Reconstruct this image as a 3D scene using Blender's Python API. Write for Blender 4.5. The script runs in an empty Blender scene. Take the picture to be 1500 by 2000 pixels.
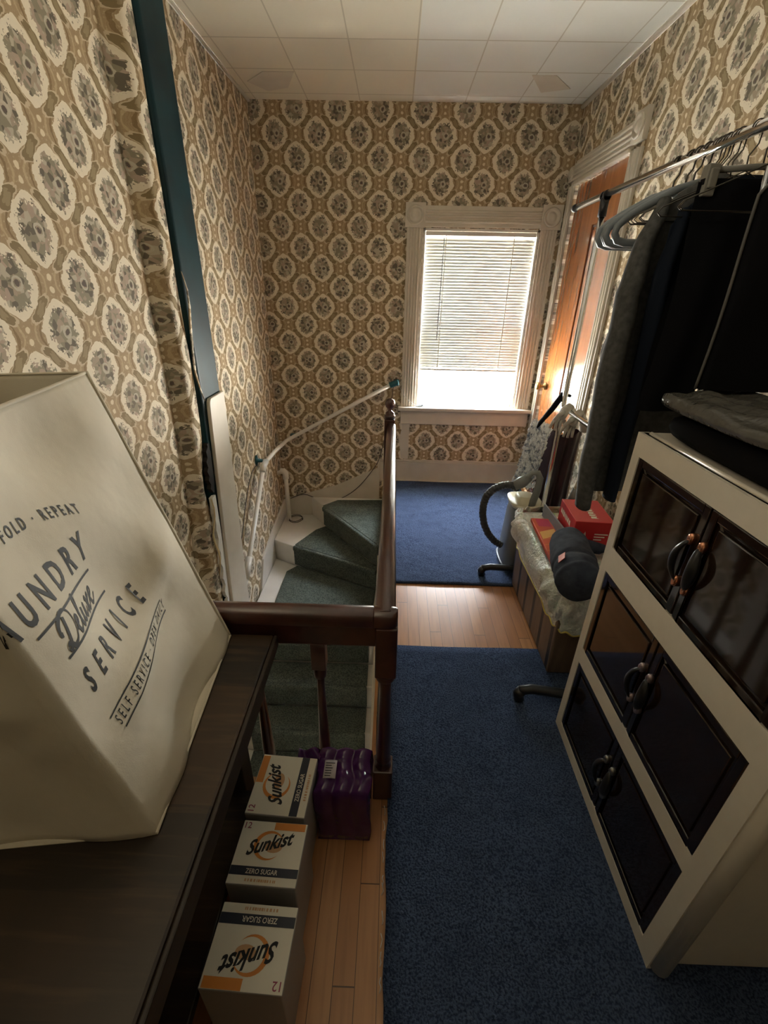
import bpy, bmesh, math, random
from math import sin, cos, pi, radians, sqrt
from mathutils import Vector, Matrix
random.seed(7)
SC = bpy.context.scene
COL = SC.collection

# ---------------------------------------------------------------- camera
cd = bpy.data.cameras.new('camera'); cam = bpy.data.objects.new('camera', cd); COL.objects.link(cam)
cd.sensor_fit = 'VERTICAL'; cd.sensor_height = 36.0; cd.sensor_width = 27.0
cd.lens = 861.5 / 2000 * 36; cd.clip_start = 0.02
yaw, pitch, roll = radians(-0.855), radians(26.86), radians(1.2)
fw = Vector((sin(yaw)*cos(pitch), cos(yaw)*cos(pitch), -sin(pitch)))
rt = Vector((cos(yaw), -sin(yaw), 0)); up = rt.cross(fw)
rt2 = cos(roll)*rt + sin(roll)*up; up2 = -sin(roll)*rt + cos(roll)*up
cam.matrix_world = Matrix(((rt2.x, up2.x, -fw.x, 0), (rt2.y, up2.y, -fw.y, 0), (rt2.z, up2.z, -fw.z, 1.6), (0, 0, 0, 1)))
SC.camera = cam
# ---------------------------------------------------------------- light
SC.view_settings.view_transform = 'Standard'; SC.view_settings.look = 'None'
SC.view_settings.gamma = 1; SC.view_settings.use_curve_mapping = False
SC.view_settings.exposure = 1.45
W = bpy.data.worlds.new('daylight'); SC.world = W; W.use_nodes = True
wn = W.node_tree; bg = wn.nodes['Background']
tc = wn.nodes.new('ShaderNodeTexCoord'); sp = wn.nodes.new('ShaderNodeSeparateXYZ'); rp = wn.nodes.new('ShaderNodeValToRGB')
wn.links.new(tc.outputs['Generated'], sp.inputs[0]); wn.links.new(rp.outputs[0], bg.inputs[0])
mr = wn.nodes.new('ShaderNodeMapRange'); mr.inputs[1].default_value = -1; mr.inputs[2].default_value = 1
wn.links.new(sp.outputs['Z'], mr.inputs[0]); wn.links.new(mr.outputs[0], rp.inputs[0])
rp.color_ramp.elements[0].position = 0.47; rp.color_ramp.elements[0].color = (2.1, 2.05, 1.85, 1)   # sunlit ground below the horizon
rp.color_ramp.elements[1].position = 0.53; rp.color_ramp.elements[1].color = (0.28, 0.31, 0.28, 1)   # horizon band dimmed as if by trees, keeping the foreground dark
for p_, c_ in ((.64, (0.3, 0.34, 0.33, 1)), (.78, (1.15, 1.25, 1.4, 1))):                              # bright overcast sky above it
    e_ = rp.color_ramp.elements.new(p_); e_.color = c_
bg.inputs[1].default_value = 30.0
ld = bpy.data.lights.new('window_portal', 'AREA'); ld.shape = 'RECTANGLE'; ld.size = 0.845; ld.size_y = 1.31
ld.cycles.is_portal = True
lo = bpy.data.objects.new('window_portal', ld); COL.objects.link(lo); lo.location = (0.6125, 3.97, 1.345); lo.rotation_euler = (radians(-90), 0, 0)
# added fill light for ceiling and cabinet, above and left of the view
l2 = bpy.data.lights.new('fill_uplight', 'AREA'); l2.shape = 'DISK'; l2.size = 0.25; l2.energy = 3.0; l2.color = (1.0, 0.93, 0.80)
lo2 = bpy.data.objects.new('fill_uplight', l2); COL.objects.link(lo2); lo2.location = (-0.85, 0.55, 2.15); lo2.rotation_euler = Vector((-0.55, -0.30, -0.75)).to_track_quat('Z', 'Y').to_euler()

# ---------------------------------------------------------------- node helper
class E:
    tree = None
    def __init__(s, k): s.k = k
    @staticmethod
    def m(op, *a):
        n = E.tree.nodes.new('ShaderNodeMath'); n.operation = op
        for i, x in enumerate(a):
            if isinstance(x, E): E.tree.links.new(x.k, n.inputs[i])
            else: n.inputs[i].default_value = x
        return E(n.outputs[0])
    def __add__(s, o): return E.m('ADD', s, o)
    __radd__ = __add__
    def __sub__(s, o): return E.m('SUBTRACT', s, o)
    def __rsub__(s, o): return E.m('SUBTRACT', o, s)
    def __mul__(s, o): return E.m('MULTIPLY', s, o)
    __rmul__ = __mul__
    def __truediv__(s, o): return E.m('DIVIDE', s, o)
    def abs(s): return E.m('ABSOLUTE', s)
    def fr(s): return E.m('SUBTRACT', s, E.m('ROUND', s))
    def sq(s): return E.m('MULTIPLY', s, s)
    def lt(s, o): return E.m('LESS_THAN', s, o)
    def gt(s, o): return E.m('GREATER_THAN', s, o)
    def floor(s): return E.m('FLOOR', s)
    def sin(s): return E.m('SINE', s)
def mn(a, b): return E.m('MINIMUM', a, b)
def mx(a, b): return E.m('MAXIMUM', a, b)
def lerp(a, b, t): return a + (b - a) * t
def cmix(t, a, b):
    n = E.tree.nodes.new('ShaderNodeMix'); n.data_type = 'RGBA'
    if isinstance(t, E): E.tree.links.new(t.k, n.inputs[0])
    else: n.inputs[0].default_value = t
    for i, x in ((6, a), (7, b)):
        if isinstance(x, E): E.tree.links.new(x.k, n.inputs[i])
        else: n.inputs[i].default_value = (*x, 1)
    return E(n.outputs[2])
def noise(vec, scale, detail=2, out=0, rough=.5):
    n = E.tree.nodes.new('ShaderNodeTexNoise'); n.inputs['Scale'].default_value = scale; n.inputs['Detail'].default_value = detail
    n.inputs['Roughness'].default_value = rough
    if vec is not None: E.tree.links.new(vec.k, n.inputs['Vector'])
    return E(n.outputs[out])
def vor(vec, scale, out='Distance', feature='F1'):
    n = E.tree.nodes.new('ShaderNodeTexVoronoi'); n.feature = feature; n.inputs['Scale'].default_value = scale
    E.tree.links.new(vec.k, n.inputs['Vector']); return E(n.outputs[out])
def comb(x, y, z=0.0):
    n = E.tree.nodes.new('ShaderNodeCombineXYZ')
    for i, v in enumerate((x, y, z)):
        if isinstance(v, E): E.tree.links.new(v.k, n.inputs[i])
        else: n.inputs[i].default_value = v
    return E(n.outputs[0])
def sep(v):
    n = E.tree.nodes.new('ShaderNodeSeparateXYZ'); E.tree.links.new(v.k, n.inputs[0]); return [E(o) for o in n.outputs]
def start(name):
    m = bpy.data.materials.new(name); m.use_nodes = True; E.tree = m.node_tree
    return m, m.node_tree.nodes['Principled BSDF']
def pos(obj=True):
    n = E.tree.nodes.new('ShaderNodeTexCoord'); return E(n.outputs['Object'])
def setc(b, c, key='Base Color'):
    if isinstance(c, E): E.tree.links.new(c.k, b.inputs[key])
    elif isinstance(c, (tuple, list)): b.inputs[key].default_value = (*c, 1)
    else: b.inputs[key].default_value = c
def bump(b, h, strength=.3, dist=.005):
    n = E.tree.nodes.new('ShaderNodeBump'); n.inputs['Strength'].default_value = strength; n.inputs['Distance'].default_value = dist
    E.tree.links.new(h.k, n.inputs['Height']); E.tree.links.new(n.outputs[0], b.inputs['Normal'])
def plain(name, c, rough=.5, metal=0, c2=None, scale=20, bmp=0, bdist=.002, spec=None, coat=0, stretch=None, trans=0, alpha=1, sheen=0):
    m, b = start(name); b.inputs['Roughness'].default_value = rough; b.inputs['Metallic'].default_value = metal
    setc(b, c)
    if c2 or bmp:
        p = pos()
        if stretch:
            x, y, z = sep(p); p = comb(x*stretch[0], y*stretch[1], z*stretch[2])
        n = noise(p, scale, 4)
        if c2: setc(b, cmix(E.m('SMOOTH_MIN', mx((n-.3)*2.5, 0.0), 1.0, .1), c, c2))
        if bmp: bump(b, n, bmp, bdist)
    if spec is not None: b.inputs['Specular IOR Level'].default_value = spec
    if coat: b.inputs['Coat Weight'].default_value = coat; b.inputs['Coat Roughness'].default_value = .08
    if trans: b.inputs['Transmission Weight'].default_value = trans
    if sheen: b.inputs['Sheen Weight'].default_value = sheen
    if alpha < 1: b.inputs['Alpha'].default_value = alpha
    return m

def wallpaper(name, axis):
    m, b = start(name); b.inputs['Roughness'].default_value = .75; b.inputs['Specular IOR Level'].default_value = .25
    p = pos(); x, y, z = sep(p); u = x if axis == 'x' else y
    pv = comb(u, z)
    dx, dz = .287, .266
    n1 = sep(noise(pv, 45, 2, 1)); n2 = sep(noise(pv, 120, 2, 1))
    uu = u/dx + .71/dx + (n1[0]-.5)*.05; vv = z/dz - 2.393/dz + (n1[1]-.5)*.045
    fa1, fb1 = uu.fr(), vv.fr(); fa2, fb2 = (uu+.5).fr(), (vv+.5).fr()
    def lens(fa, fb):
        q = mx(1.0 - (fb/.36).sq(), 0.02)
        return fa.abs() / (E.m('POWER', q, .92) * .305) + fb.abs().gt(.352) * 3
    r1, r2 = lens(fa1, fb1), lens(fa2, fb2)
    s = r2.lt(r1); r = mn(r1, r2)
    fa = lerp(fa1, fa2, s); fb = lerp(fb1, fb2, s)
    # outside ground with scroll leaves
    gold = cmix(noise(pv, 14, 2), (.35, .24, .13), (.43, .32, .19))
    sc = E.m('SINE', (r1.abs() - r2.abs())*3.2 + n1[2]*9)
    gold = cmix(mx(sc, 0.0).gt(.6)*.35, gold, (.28, .19, .10))
    gold = cmix((n2[0]).gt(.62)*.45, gold, (.60, .49, .31))
    ln = (r-1.13).abs().lt(.05); gold = cmix(ln*.75, gold, (.21, .135, .06))
    ln2 = (r-1.38).abs().lt(.045); gold = cmix(ln2*.5, gold, (.58, .46, .28))
    def leaf(fa, fb):
        A, B = fa.abs()-.262, fb.abs()-.262; p_ = (A-B)*.7071; q_ = (A+B)*.7071 + (p_*26).sin()*.012
        return (p_/.165).sq() + (q_/.042).sq()
    lf = mn(leaf(fa1, fb1), leaf(fa2, fb2)); gold = cmix(lf.lt(1.5), gold, (.56, .45, .30)); gold = cmix(lf.lt(1.0), gold, (.235, .17, .085)); gold = cmix(lf.lt(.28)*.7, gold, (.36, .28, .16))
    d1 = fa1.sq()*1.1 + (fb1.abs()-.44).sq(); d2 = fa2.sq()*1.1 + (fb2.abs()-.44).sq()
    dd = mn(d1, d2); gold = cmix(dd.lt(.0011), gold, (.72, .62, .44))
    cream = cmix(noise(pv, 60, 2)*.6, (.80, .72, .57), (.70, .61, .46))
    # floral cluster
    ang = E.m('ARCTAN2', fb, fa); r = r + (ang*10).sin()*.035 + (n2[2]-.5)*.16
    rr = E.m('SQRT', (fa/.20).sq() + (fb/.25).sq()) + (ang*9).sin()*.06 + (n2[1]-.5)*.9
    vc = sep(vor(pv, 62, 'Color')); vd = vor(pv, 62)
    fl = cmix(vc[0], (.36, .29, .205), (.43, .32, .245))
    fl = cmix(vc[1].gt(.60), fl, (.27, .24, .165))
    fl = cmix(vc[2].gt(.74), fl, (.15, .125, .09))
    fl = cmix(vc[1].lt(.16), fl, (.47, .41, .31))
    bl = ((fa-.05).sq() + (fb*.93).sq()); ring = (E.m('SQRT', bl)-.055).abs().lt(.012)
    fl = cmix(ring, fl, (.50, .45, .35)); fl = cmix(bl.lt(.0009), fl, (.13, .10, .08))
    c = cmix(r.lt(1.0), gold, cream); c = cmix(rr.lt(1.0)*r.lt(.93), c, fl)
    big = noise(pv, 1.3, 2); c = cmix(mx(big-.5, 0.0)*.5, c, (.42, .29, .18))
    setc(b, c); bump(b, noise(pv, 240, 2), .25, .001)
    return m
def wood_floor():
    m, b = start('oak_strip_floor'); x, y, z = sep(pos())
    px = x/.057; idx = px.floor(); st = (y/.9 + (idx*.377).fr()*2); seg = st.floor()
    wn_ = E.tree.nodes.new('ShaderNodeTexWhiteNoise'); wn_.noise_dimensions = '2D'
    E.tree.links.new(comb(idx, seg).k, wn_.inputs['Vector']); rnd = E(wn_.outputs['Value'])
    g = noise(comb(x*40, y*3.0, rnd*9), 1.6, 4)
    c = cmix(rnd, (.40, .175, .065), (.52, .26, .11)); c = cmix(mx(g-.45, 0.0)*1.7, c, (.27, .115, .045))
    gap = mx(px.fr().abs().lt(.016), st.fr().abs().lt(.0018))
    c = cmix(gap, c, (.10, .045, .02)); setc(b, c)
    b.inputs['Roughness'].default_value = .32; bump(b, (gap*-1.0), .3, .001); return m
def tiles():
    m, b = start('ceiling_tiles'); x, y, z = sep(pos())
    seam = mx(((x+.616)/.345).fr().abs().lt(.010), ((y-3.0)/.35).fr().abs().lt(.014))
    wn_ = E.tree.nodes.new('ShaderNodeTexWhiteNoise'); wn_.noise_dimensions = '2D'
    E.tree.links.new(comb(((x+.616)/.345).floor(), ((y-3.0)/.35).floor()).k, wn_.inputs['Vector']); rnd = E(wn_.outputs['Value'])
    old = x.lt(.08)
    c = cmix(old, (.78, .79, .75), (.78, .72, .57)); c = cmix(rnd*.25, c, (.80, .78, .70))
    c = cmix(noise(pos(), 3.5, 3)*.25, c, (.55, .50, .38))
    c = cmix(seam*.6, c, (.42, .37, .26)); setc(b, c); b.inputs['Roughness'].default_value = .7
    bump(b, seam*-1.0 + noise(pos(), 90, 3)*.3, .5, .002); return m
def carpet(name, c, c2, c3, sc=190):
    m, b = start(name); p = pos(); n = noise(p, sc, 2); n2 = noise(p, 14, 3)
    k = cmix(mn(mx((n-.38)*5, 0.0), 1.0), c, c2); k = cmix(mx(n2-.5, 0.0)*1.6, k, c3); setc(b, k)
    b.inputs['Roughness'].default_value = .95; b.inputs['Specular IOR Level'].default_value = .1; bump(b, n + n2*2, .9, .006); return m

M = dict(
 wpx=wallpaper('wallpaper_ogee_end', 'x'), wpy=wallpaper('wallpaper_ogee_side', 'y'), floor=wood_floor(), tiles=tiles(),
 blue=carpet('blue_carpet', (.026, .040, .080), (.068, .098, .170), (.017, .027, .058), 170),
 green=carpet('green_carpet', (.060, .072, .062), (.135, .155, .13), (.04, .048, .042), 120),
 paint=plain('cream_paint', (.66, .60, .50), .45, c2=(.60, .54, .44), scale=9, bmp=.15),
 white=plain('white_paint', (.74, .71, .65), .4, c2=(.66, .63, .57), scale=7, bmp=.1),
 pipew=plain('white_pipe_paint', (.76, .72, .64), .3),
 teal=plain('dark_teal_paint', (.006, .036, .044), .5, spec=.18, c2=(.008, .02, .024), scale=6),
 tealb=plain('teal_bracket_metal', (.02, .09, .10), .35, metal=.4),
 darkw=plain('dark_mahogany', (.085, .026, .018), .28, c2=(.035, .012, .009), scale=12, bmp=.35, bdist=.002, stretch=(1, .25, 1), coat=.7),
 doorw=plain('varnished_door_wood', (.36, .125, .035), .2, c2=(.24, .075, .022), scale=5, stretch=(6, 6, .6), coat=.7),
 doord=plain('door_groove_dark', (.06, .02, .01), .5),
 table=None, 
 cab=plain('cabinet_beige_plastic', (.76, .71, .61), .4, c2=(.73, .68, .58), scale=30),
 smoke=plain('smoked_brown_door', (.014, .009, .006), .06, c2=(.022, .012, .007), scale=6, spec=.75),
 blackp=plain('black_plastic', (.012, .012, .013), .35), copper=plain('copper_bolt', (.75, .36, .22), .25, metal=1),
 pink=plain('dull_rose_bolt', (.45, .36, .38), .35, metal=.8), silver=plain('silver_bolt', (.4, .4, .38), .35, metal=.9),
 chrome=plain('chrome_tube', (.78, .77, .75), .12, metal=1), grey=plain('grey_plastic', (.17, .19, .20), .4),
 vac=plain('vacuum_grey', (.20, .21, .205), .35), vacd=plain('vacuum_dark', (.05, .053, .055), .4),
 creamp=plain('cream_plastic', (.70, .64, .46), .35), wire=plain('wire_metal', (.10, .09, .075), .3, metal=.9),
 clip=plain('clear_grey_clip', (.22, .21, .18), .3),
 black=plain('black_fabric', (.006, .006, .007), .9, spec=.1), char=plain('charcoal_fabric', (.095, .095, .090), .95, c2=(.055, .055, .052), scale=60, spec=.1),
 char2=plain('dark_grey_fabric', (.12, .118, .11), .95, c2=(.07, .07, .065), scale=60, spec=.1),
 navy=plain('navy_fabric', (.008, .011, .018), .9, spec=.1), blue2=plain('petrol_blue_fabric', (.008, .022, .036), .9, spec=.1),
 navyf=plain('navy_fleece', (.018, .024, .045), .95, c2=(.05, .06, .085), scale=25, bmp=.6, bdist=.004),
 piping=plain('grey_piping', (.10, .095, .085), .6), cordw=plain('white_cord', (.6, .58, .52), .6),
 maroon=plain('maroon_satin', (.035, .007, .012), .4, c2=(.012, .006, .009), scale=8, stretch=(3, 3, .4)),
 glove=plain('beige_glove_cloth', (.52, .49, .42), .85, c2=(.42, .39, .33), scale=40, bmp=.3),
 red=plain('red_carton', (.55, .02, .025), .4), redd=plain('dark_red_print', (.30, .012, .018), .4), orange=plain('orange_print', (.75, .24, .03), .4),
 orr=plain('red_orange_cover', (.62, .085, .03), .35), yel=plain('yellow_print', (.8, .45, .12), .4), pinkc=plain('magenta_print', (.55, .02, .09), .4),
 bagw=None, canvas=None, ink=plain('black_ink', (.012, .013, .013), .7), 
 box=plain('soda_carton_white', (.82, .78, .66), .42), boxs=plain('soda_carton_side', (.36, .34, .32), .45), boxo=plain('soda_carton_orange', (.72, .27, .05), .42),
 boxo2=plain('soda_carton_pale_orange', (.62, .36, .18), .42), boxn=plain('soda_carton_navy', (.022, .026, .045), .42), boxm=plain('soda_carton_magenta', (.33, .06, .11), .5),
 greyp=plain('grey_print', (.30, .28, .27), .5),
 purple=None, label=plain('label_paper', (.52, .47, .50), .5),
 bin=None, slat=None, plaster=plain('bare_plaster', (.80, .79, .74), .8, c2=(.68, .66, .60), scale=14, bmp=.4), hole=plain('dark_cavity', (.015, .012, .01), .9),
 paperb=plain('torn_paper_backing', (.55, .42, .22), .9), thread=plain('white_thread', (.6, .58, .55), .9), khaki=plain('khaki_cloth', (.14, .13, .09), .9, c2=(.10, .095, .06), scale=20),
 tablet=plain('slate_grey_cover', (.22, .23, .27), .4), shag=None, cable=plain('dark_cable', (.06, .045, .035), .6), brass=plain('aged_brass', (.35, .24, .1), .4, metal=.9),
)
def mk():
    # rustic table wood: boards with strong stain variation
    m, b = start('stained_plank_wood'); x, y, z = sep(pos())
    px = (y/.135); idx = px.floor(); wn_ = E.tree.nodes.new('ShaderNodeTexWhiteNoise'); wn_.noise_dimensions = '1D'
    E.tree.links.new(idx.k, wn_.inputs['W']); rnd = E(wn_.outputs[0])
    g = noise(comb(x*2.2, y*26, z*26), 2.2, 4); g2 = noise(pos(), 7, 2)
    c = cmix(rnd, (.012, .007, .004), (.050, .027, .012)); c = cmix(mx(g-.5, 0.0)*2.4, c, (.10, .058, .028)); c = cmix(mx(g2-.45, 0.0)*2.4, c, (.014, .009, .006))
    setc(b, c); b.inputs['Roughness'].default_value = .38; bump(b, g, .25, .002); M['table'] = m
    m, b = start('dark_plank_edge'); x, y, z = sep(pos()); g = noise(comb(x*26, y*2.2, z*26), 2.2, 4)
    setc(b, cmix(mx(g-.4, 0.0)*2, (.022, .014, .009), (.045, .03, .02))); b.inputs['Roughness'].default_value = .5; M['tedge'] = m
    # canvas
    m, b = start('laundry_canvas'); p = pos(); n = noise(p, 5, 3); c = cmix(mx(n-.45, 0.0), (.66, .61, .50), (.56, .51, .41)); setc(b, c)
    b.inputs['Roughness'].default_value = .8; b.inputs['Specular IOR Level'].default_value = .2; bump(b, noise(p, 9, 3)*1.0 + noise(p, 400, 1)*.03, .35, .012); M['canvas'] = m
    m, b = start('plastic_bag_film'); p = pos(); n = noise(p, 13, 4, rough=.65); setc(b, cmix(noise(p, 3, 1)*.3, (.95, .94, .90), (.90, .83, .62)))
    b.inputs['Roughness'].default_value = .28; b.inputs['Subsurface Weight'].default_value = .15; b.inputs['Subsurface Scale'].default_value = .01
    bump(b, n, 1.0, .045); M['bagw'] = m
    m, b = start('yellow_drawstring_film'); setc(b, (.62, .52, .12)); b.inputs['Roughness'].default_value = .35; M['bagy'] = m
    m, b = start('clear_plastic_over_cloth'); p = pos(); n = noise(p, 22, 3); setc(b, cmix(n, (.06, .058, .05), (.13, .125, .11))); b.inputs['Roughness'].default_value = .22; bump(b, n, .9, .012); M['film'] = m
    m, b = start('purple_shrink_film'); p = pos(); n = noise(p, 12, 3); setc(b, cmix(mx(n-.45, 0.0)*2, (.060, .012, .095), (.11, .035, .15))); b.inputs['Roughness'].default_value = .14; bump(b, n, .5, .01); M['purple'] = m
    m, b = start('hamper_boards'); x, y, z = sep(pos()); px = (y-.02)/.135; seam = px.fr().abs().gt(.385)
    g = noise(comb(x*20, y*20, z*2), 2, 3); c = cmix(g, (.10, .066, .042), (.24, .165, .11)); c = cmix(seam, c, (.012, .011, .010)); setc(b, c); b.inputs['Roughness'].default_value = .5
    bump(b, seam*-1.0, .8, .01); M['bin'] = m
    m, b = start('clear_window_glass'); tn = E.tree.nodes.new('ShaderNodeBsdfTransparent'); gn = E.tree.nodes.new('ShaderNodeBsdfGlossy'); gn.inputs['Roughness'].default_value = .02
    mg = E.tree.nodes.new('ShaderNodeMixShader'); mg.inputs[0].default_value = .05; E.tree.links.new(tn.outputs[0], mg.inputs[1]); E.tree.links.new(gn.outputs[0], mg.inputs[2]); E.tree.links.new(mg.outputs[0], E.tree.nodes['Material Output'].inputs[0]); M['glass'] = m
    m, b = start('blind_slat_white'); setc(b, (.74, .74, .70)); b.inputs['Roughness'].default_value = .5
    t = E.tree.nodes.new('ShaderNodeBsdfTranslucent'); t.inputs[0].default_value = (.85, .85, .78, 1); mxs = E.tree.nodes.new('ShaderNodeMixShader'); mxs.inputs[0].default_value = .035
    out = E.tree.nodes['Material Output']; E.tree.links.new(b.outputs[0], mxs.inputs[1]); E.tree.links.new(t.outputs[0], mxs.inputs[2]); E.tree.links.new(mxs.outputs[0], out.inputs[0]); M['slat'] = m
    m, b = start('blue_white_shag'); p = pos(); n = noise(p, 38, 3, rough=.7); n2 = noise(p, 9, 2)
    setc(b, cmix(mn(mx((n-.36)*6, 0.0), 1.0), (.16, .21, .32), (.86, .89, .93))); b.inputs['Roughness'].default_value = .9; bump(b, n, 1.0, .015); M['shag'] = m
mk()

# ---------------------------------------------------------------- mesh helpers
class MB:
    def __init__(s): s.bm = bmesh.new()
    def face(s, pts, smooth=False):
        f = s.bm.faces.new([s.bm.verts.new(p) for p in pts]); f.smooth = smooth; return s
    def box(s, a, b):
        x0, y0, z0 = a; x1, y1, z1 = b
        v = [s.bm.verts.new(p) for p in ((x0,y0,z0),(x1,y0,z0),(x1,y1,z0),(x0,y1,z0),(x0,y0,z1),(x1,y0,z1),(x1,y1,z1),(x0,y1,z1))]
        for i in ((0,3,2,1),(4,5,6,7),(0,1,5,4),(1,2,6,5),(2,3,7,6),(3,0,4,7)): s.bm.faces.new([v[j] for j in i])
        return s
    def hexa(s, p):   # 8 points: bottom 4 (ccw), top 4
        v = [s.bm.verts.new(q) for q in p]
        for i in ((0,3,2,1),(4,5,6,7),(0,1,5,4),(1,2,6,5),(2,3,7,6),(3,0,4,7)): s.bm.faces.new([v[j] for j in i])
        return s
    def prism(s, poly, z0, z1, axis='z'):
        def P(a, b, c): return {'z': (a, b, c), 'y': (a, c, b), 'x': (c, a, b)}[axis]
        lo_ = [s.bm.verts.new(P(a, b, z0)) for a, b in poly]; hi = [s.bm.verts.new(P(a, b, z1)) for a, b in poly]
        n = len(poly); s.bm.faces.new(lo_[::-1]); s.bm.faces.new(hi)
        for i in range(n): s.bm.faces.new((lo_[i], lo_[(i+1) % n], hi[(i+1) % n], hi[i]))
        return s
    def rings(s, rings, cap=True, closed=False, smooth=True):
        R = [[s.bm.verts.new(p) for p in r] for r in rings]; n = len(R[0])
        m = len(R) if closed else len(R)-1
        for i in range(m):
            A, B = R[i], R[(i+1) % len(R)]
            for j in range(n):
                f = s.bm.faces.new((A[j], A[(j+1) % n], B[(j+1) % n], B[j])); f.smooth = smooth
        if cap and not closed:
            s.bm.faces.new(R[0][::-1]); s.bm.faces.new(R[-1])
        return s
    def tube(s, pts, r, seg=10, closed=False, squash=1.0):
        pts = [Vector(p) for p in pts]; n = len(pts); rs = r if isinstance(r, (list, tuple)) else [r]*n
        rings = []; prev = None
        for i, p in enumerate(pts):
            if closed: t = pts[(i+1) % n] - pts[i-1]
            else: t = (pts[min(i+1, n-1)] - pts[max(i-1, 0)])
            t.normalize()
            if prev is None:
                a = Vector((0, 0, 1)) if abs(t.z) < .9 else Vector((1, 0, 0)); u = t.cross(a).normalized()
            else: u = (prev - t*prev.dot(t)).normalized()
            prev = u; w = t.cross(u)
            rings.append([p + u*cos(2*pi*k/seg)*rs[i] + w*sin(2*pi*k/seg)*rs[i]*squash for k in range(seg)])
        return s.rings(rings, closed=closed)
    def lathe(s, prof, c=(0,0,0), seg=20):
        return s.rings([[(c[0]+r*cos(2*pi*k/seg), c[1]+r*sin(2*pi*k/seg), c[2]+z) for k in range(seg)] for r, z in prof])
    def cyl(s, a, b, r, seg=16): return s.tube([a, b], r, seg)
    def grid(s, f, nu, nv, smooth=True):
        V = [[s.bm.verts.new(f(i/nu, j/nv)) for j in range(nv+1)] for i in range(nu+1)]
        for i in range(nu):
            for j in range(nv):
                q = s.bm.faces.new((V[i][j], V[i+1][j], V[i+1][j+1], V[i][j+1])); q.smooth = smooth
        return s
    def sphere(s, c, r, sz=1.0, seg=16):
        pr = [(max(r*sin(pi*i/10), .0004), -r*sz*cos(pi*i/10)) for i in range(11)]; return s.lathe(pr, c, seg)
ORG = {}
def obj(name, mb, mat, parent=None, bevel=0, bseg=2, solid=0, subsurf=0, label=None):
    me = bpy.data.meshes.new(name)
    bmesh.ops.remove_doubles(mb.bm, verts=mb.bm.verts, dist=1e-6)
    bmesh.ops.recalc_face_normals(mb.bm, faces=mb.bm.faces)
    o = bpy.data.objects.new(name, me); COL.objects.link(o)
    org = Vector((0, 0, 0))
    if parent is not None:
        o.parent = parent; org = ORG.get(parent.name, Vector((0, 0, 0)))
    ORG[o.name] = org
    if org.length > 0: bmesh.ops.translate(mb.bm, verts=mb.bm.verts, vec=-org)
    mb.bm.to_mesh(me); mb.bm.free()
    me.materials.append(M[mat] if isinstance(mat, str) else mat)
    if solid:
        md = o.modifiers.new('thickness', 'SOLIDIFY'); md.thickness = solid; md.offset = 0
    if bevel:
        md = o.modifiers.new('bevel', 'BEVEL'); md.width = bevel; md.segments = bseg; md.limit_method = 'ANGLE'; md.angle_limit = radians(35)
    if subsurf:
        md = o.modifiers.new('smooth', 'SUBSURF'); md.levels = subsurf; md.render_levels = subsurf
    if label: o['label'] = label
    return o
def tag(o, label, cat, group=None):
    o['label'] = label; o['category'] = cat
    if group: o['group'] = group
    return o
def thing(name, label, cat, loc=(0,0,0), group=None, kind=None):
    o = bpy.data.objects.new(name, None); COL.objects.link(o); o.location = loc; o.empty_display_size = .05
    ORG[o.name] = Vector(loc)
    if kind: o['kind'] = kind
    else: tag(o, label, cat, group)
    return o
def struct(name, mb, mat, bevel=0, parent=None):
    o = obj(name, mb, mat, parent, bevel)
    if parent is None: o['kind'] = 'structure'
    return o
def dup(root, loc, rot=(0,0,0), label=None, scale=None):
    r = root.copy(); COL.objects.link(r); r.location = loc; r.rotation_euler = rot
    if scale: r.scale = scale
    if label: r['label'] = label
    for ch in list(root.children):
        c = ch.copy(); COL.objects.link(c); c.parent = r
        for g in list(ch.children):
            d = g.copy(); COL.objects.link(d); d.parent = c
    return r
def text_geo(s, shear=0.0, bold=0.0, space=1.0):
    cu = bpy.data.curves.new('lettering', 'FONT'); cu.body = s; cu.size = 1; cu.shear = shear; cu.offset = bold; cu.space_character = space
    cu.resolution_u = 3; o = bpy.data.objects.new('lettering', cu); COL.objects.link(o)
    dg = bpy.context.evaluated_depsgraph_get(); me = bpy.data.meshes.new_from_object(o.evaluated_get(dg))
    V = [(v.co.x, v.co.y) for v in me.vertices]; F = [tuple(p.vertices) for p in me.polygons]
    bpy.data.objects.remove(o); bpy.data.curves.remove(cu); bpy.data.meshes.remove(me)
    return V, F
def put_text(mb, s, fn, w, h, shear=0.0, bold=0.0, space=1.0, warp=None):
    """lettering spread over width w and cap height h in the flat space given to fn(u, v)"""
    V, F = text_geo(s, shear, bold, space)
    x0 = min(v[0] for v in V); x1 = max(v[0] for v in V)
    vs = []
    for x, y in V:
        u = (x-x0)/(x1-x0)*w; v = y/.69*h
        if warp: u, v = warp(u, v)
        vs.append(mb.bm.verts.new(fn(u, v)))
    for f in F:
        try: mb.bm.faces.new([vs[i] for i in f])
        except ValueError: pass
XL, XR, D, ZC, YB = -1.02, 1.203, 3.81, 2.70, -1.3
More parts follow.
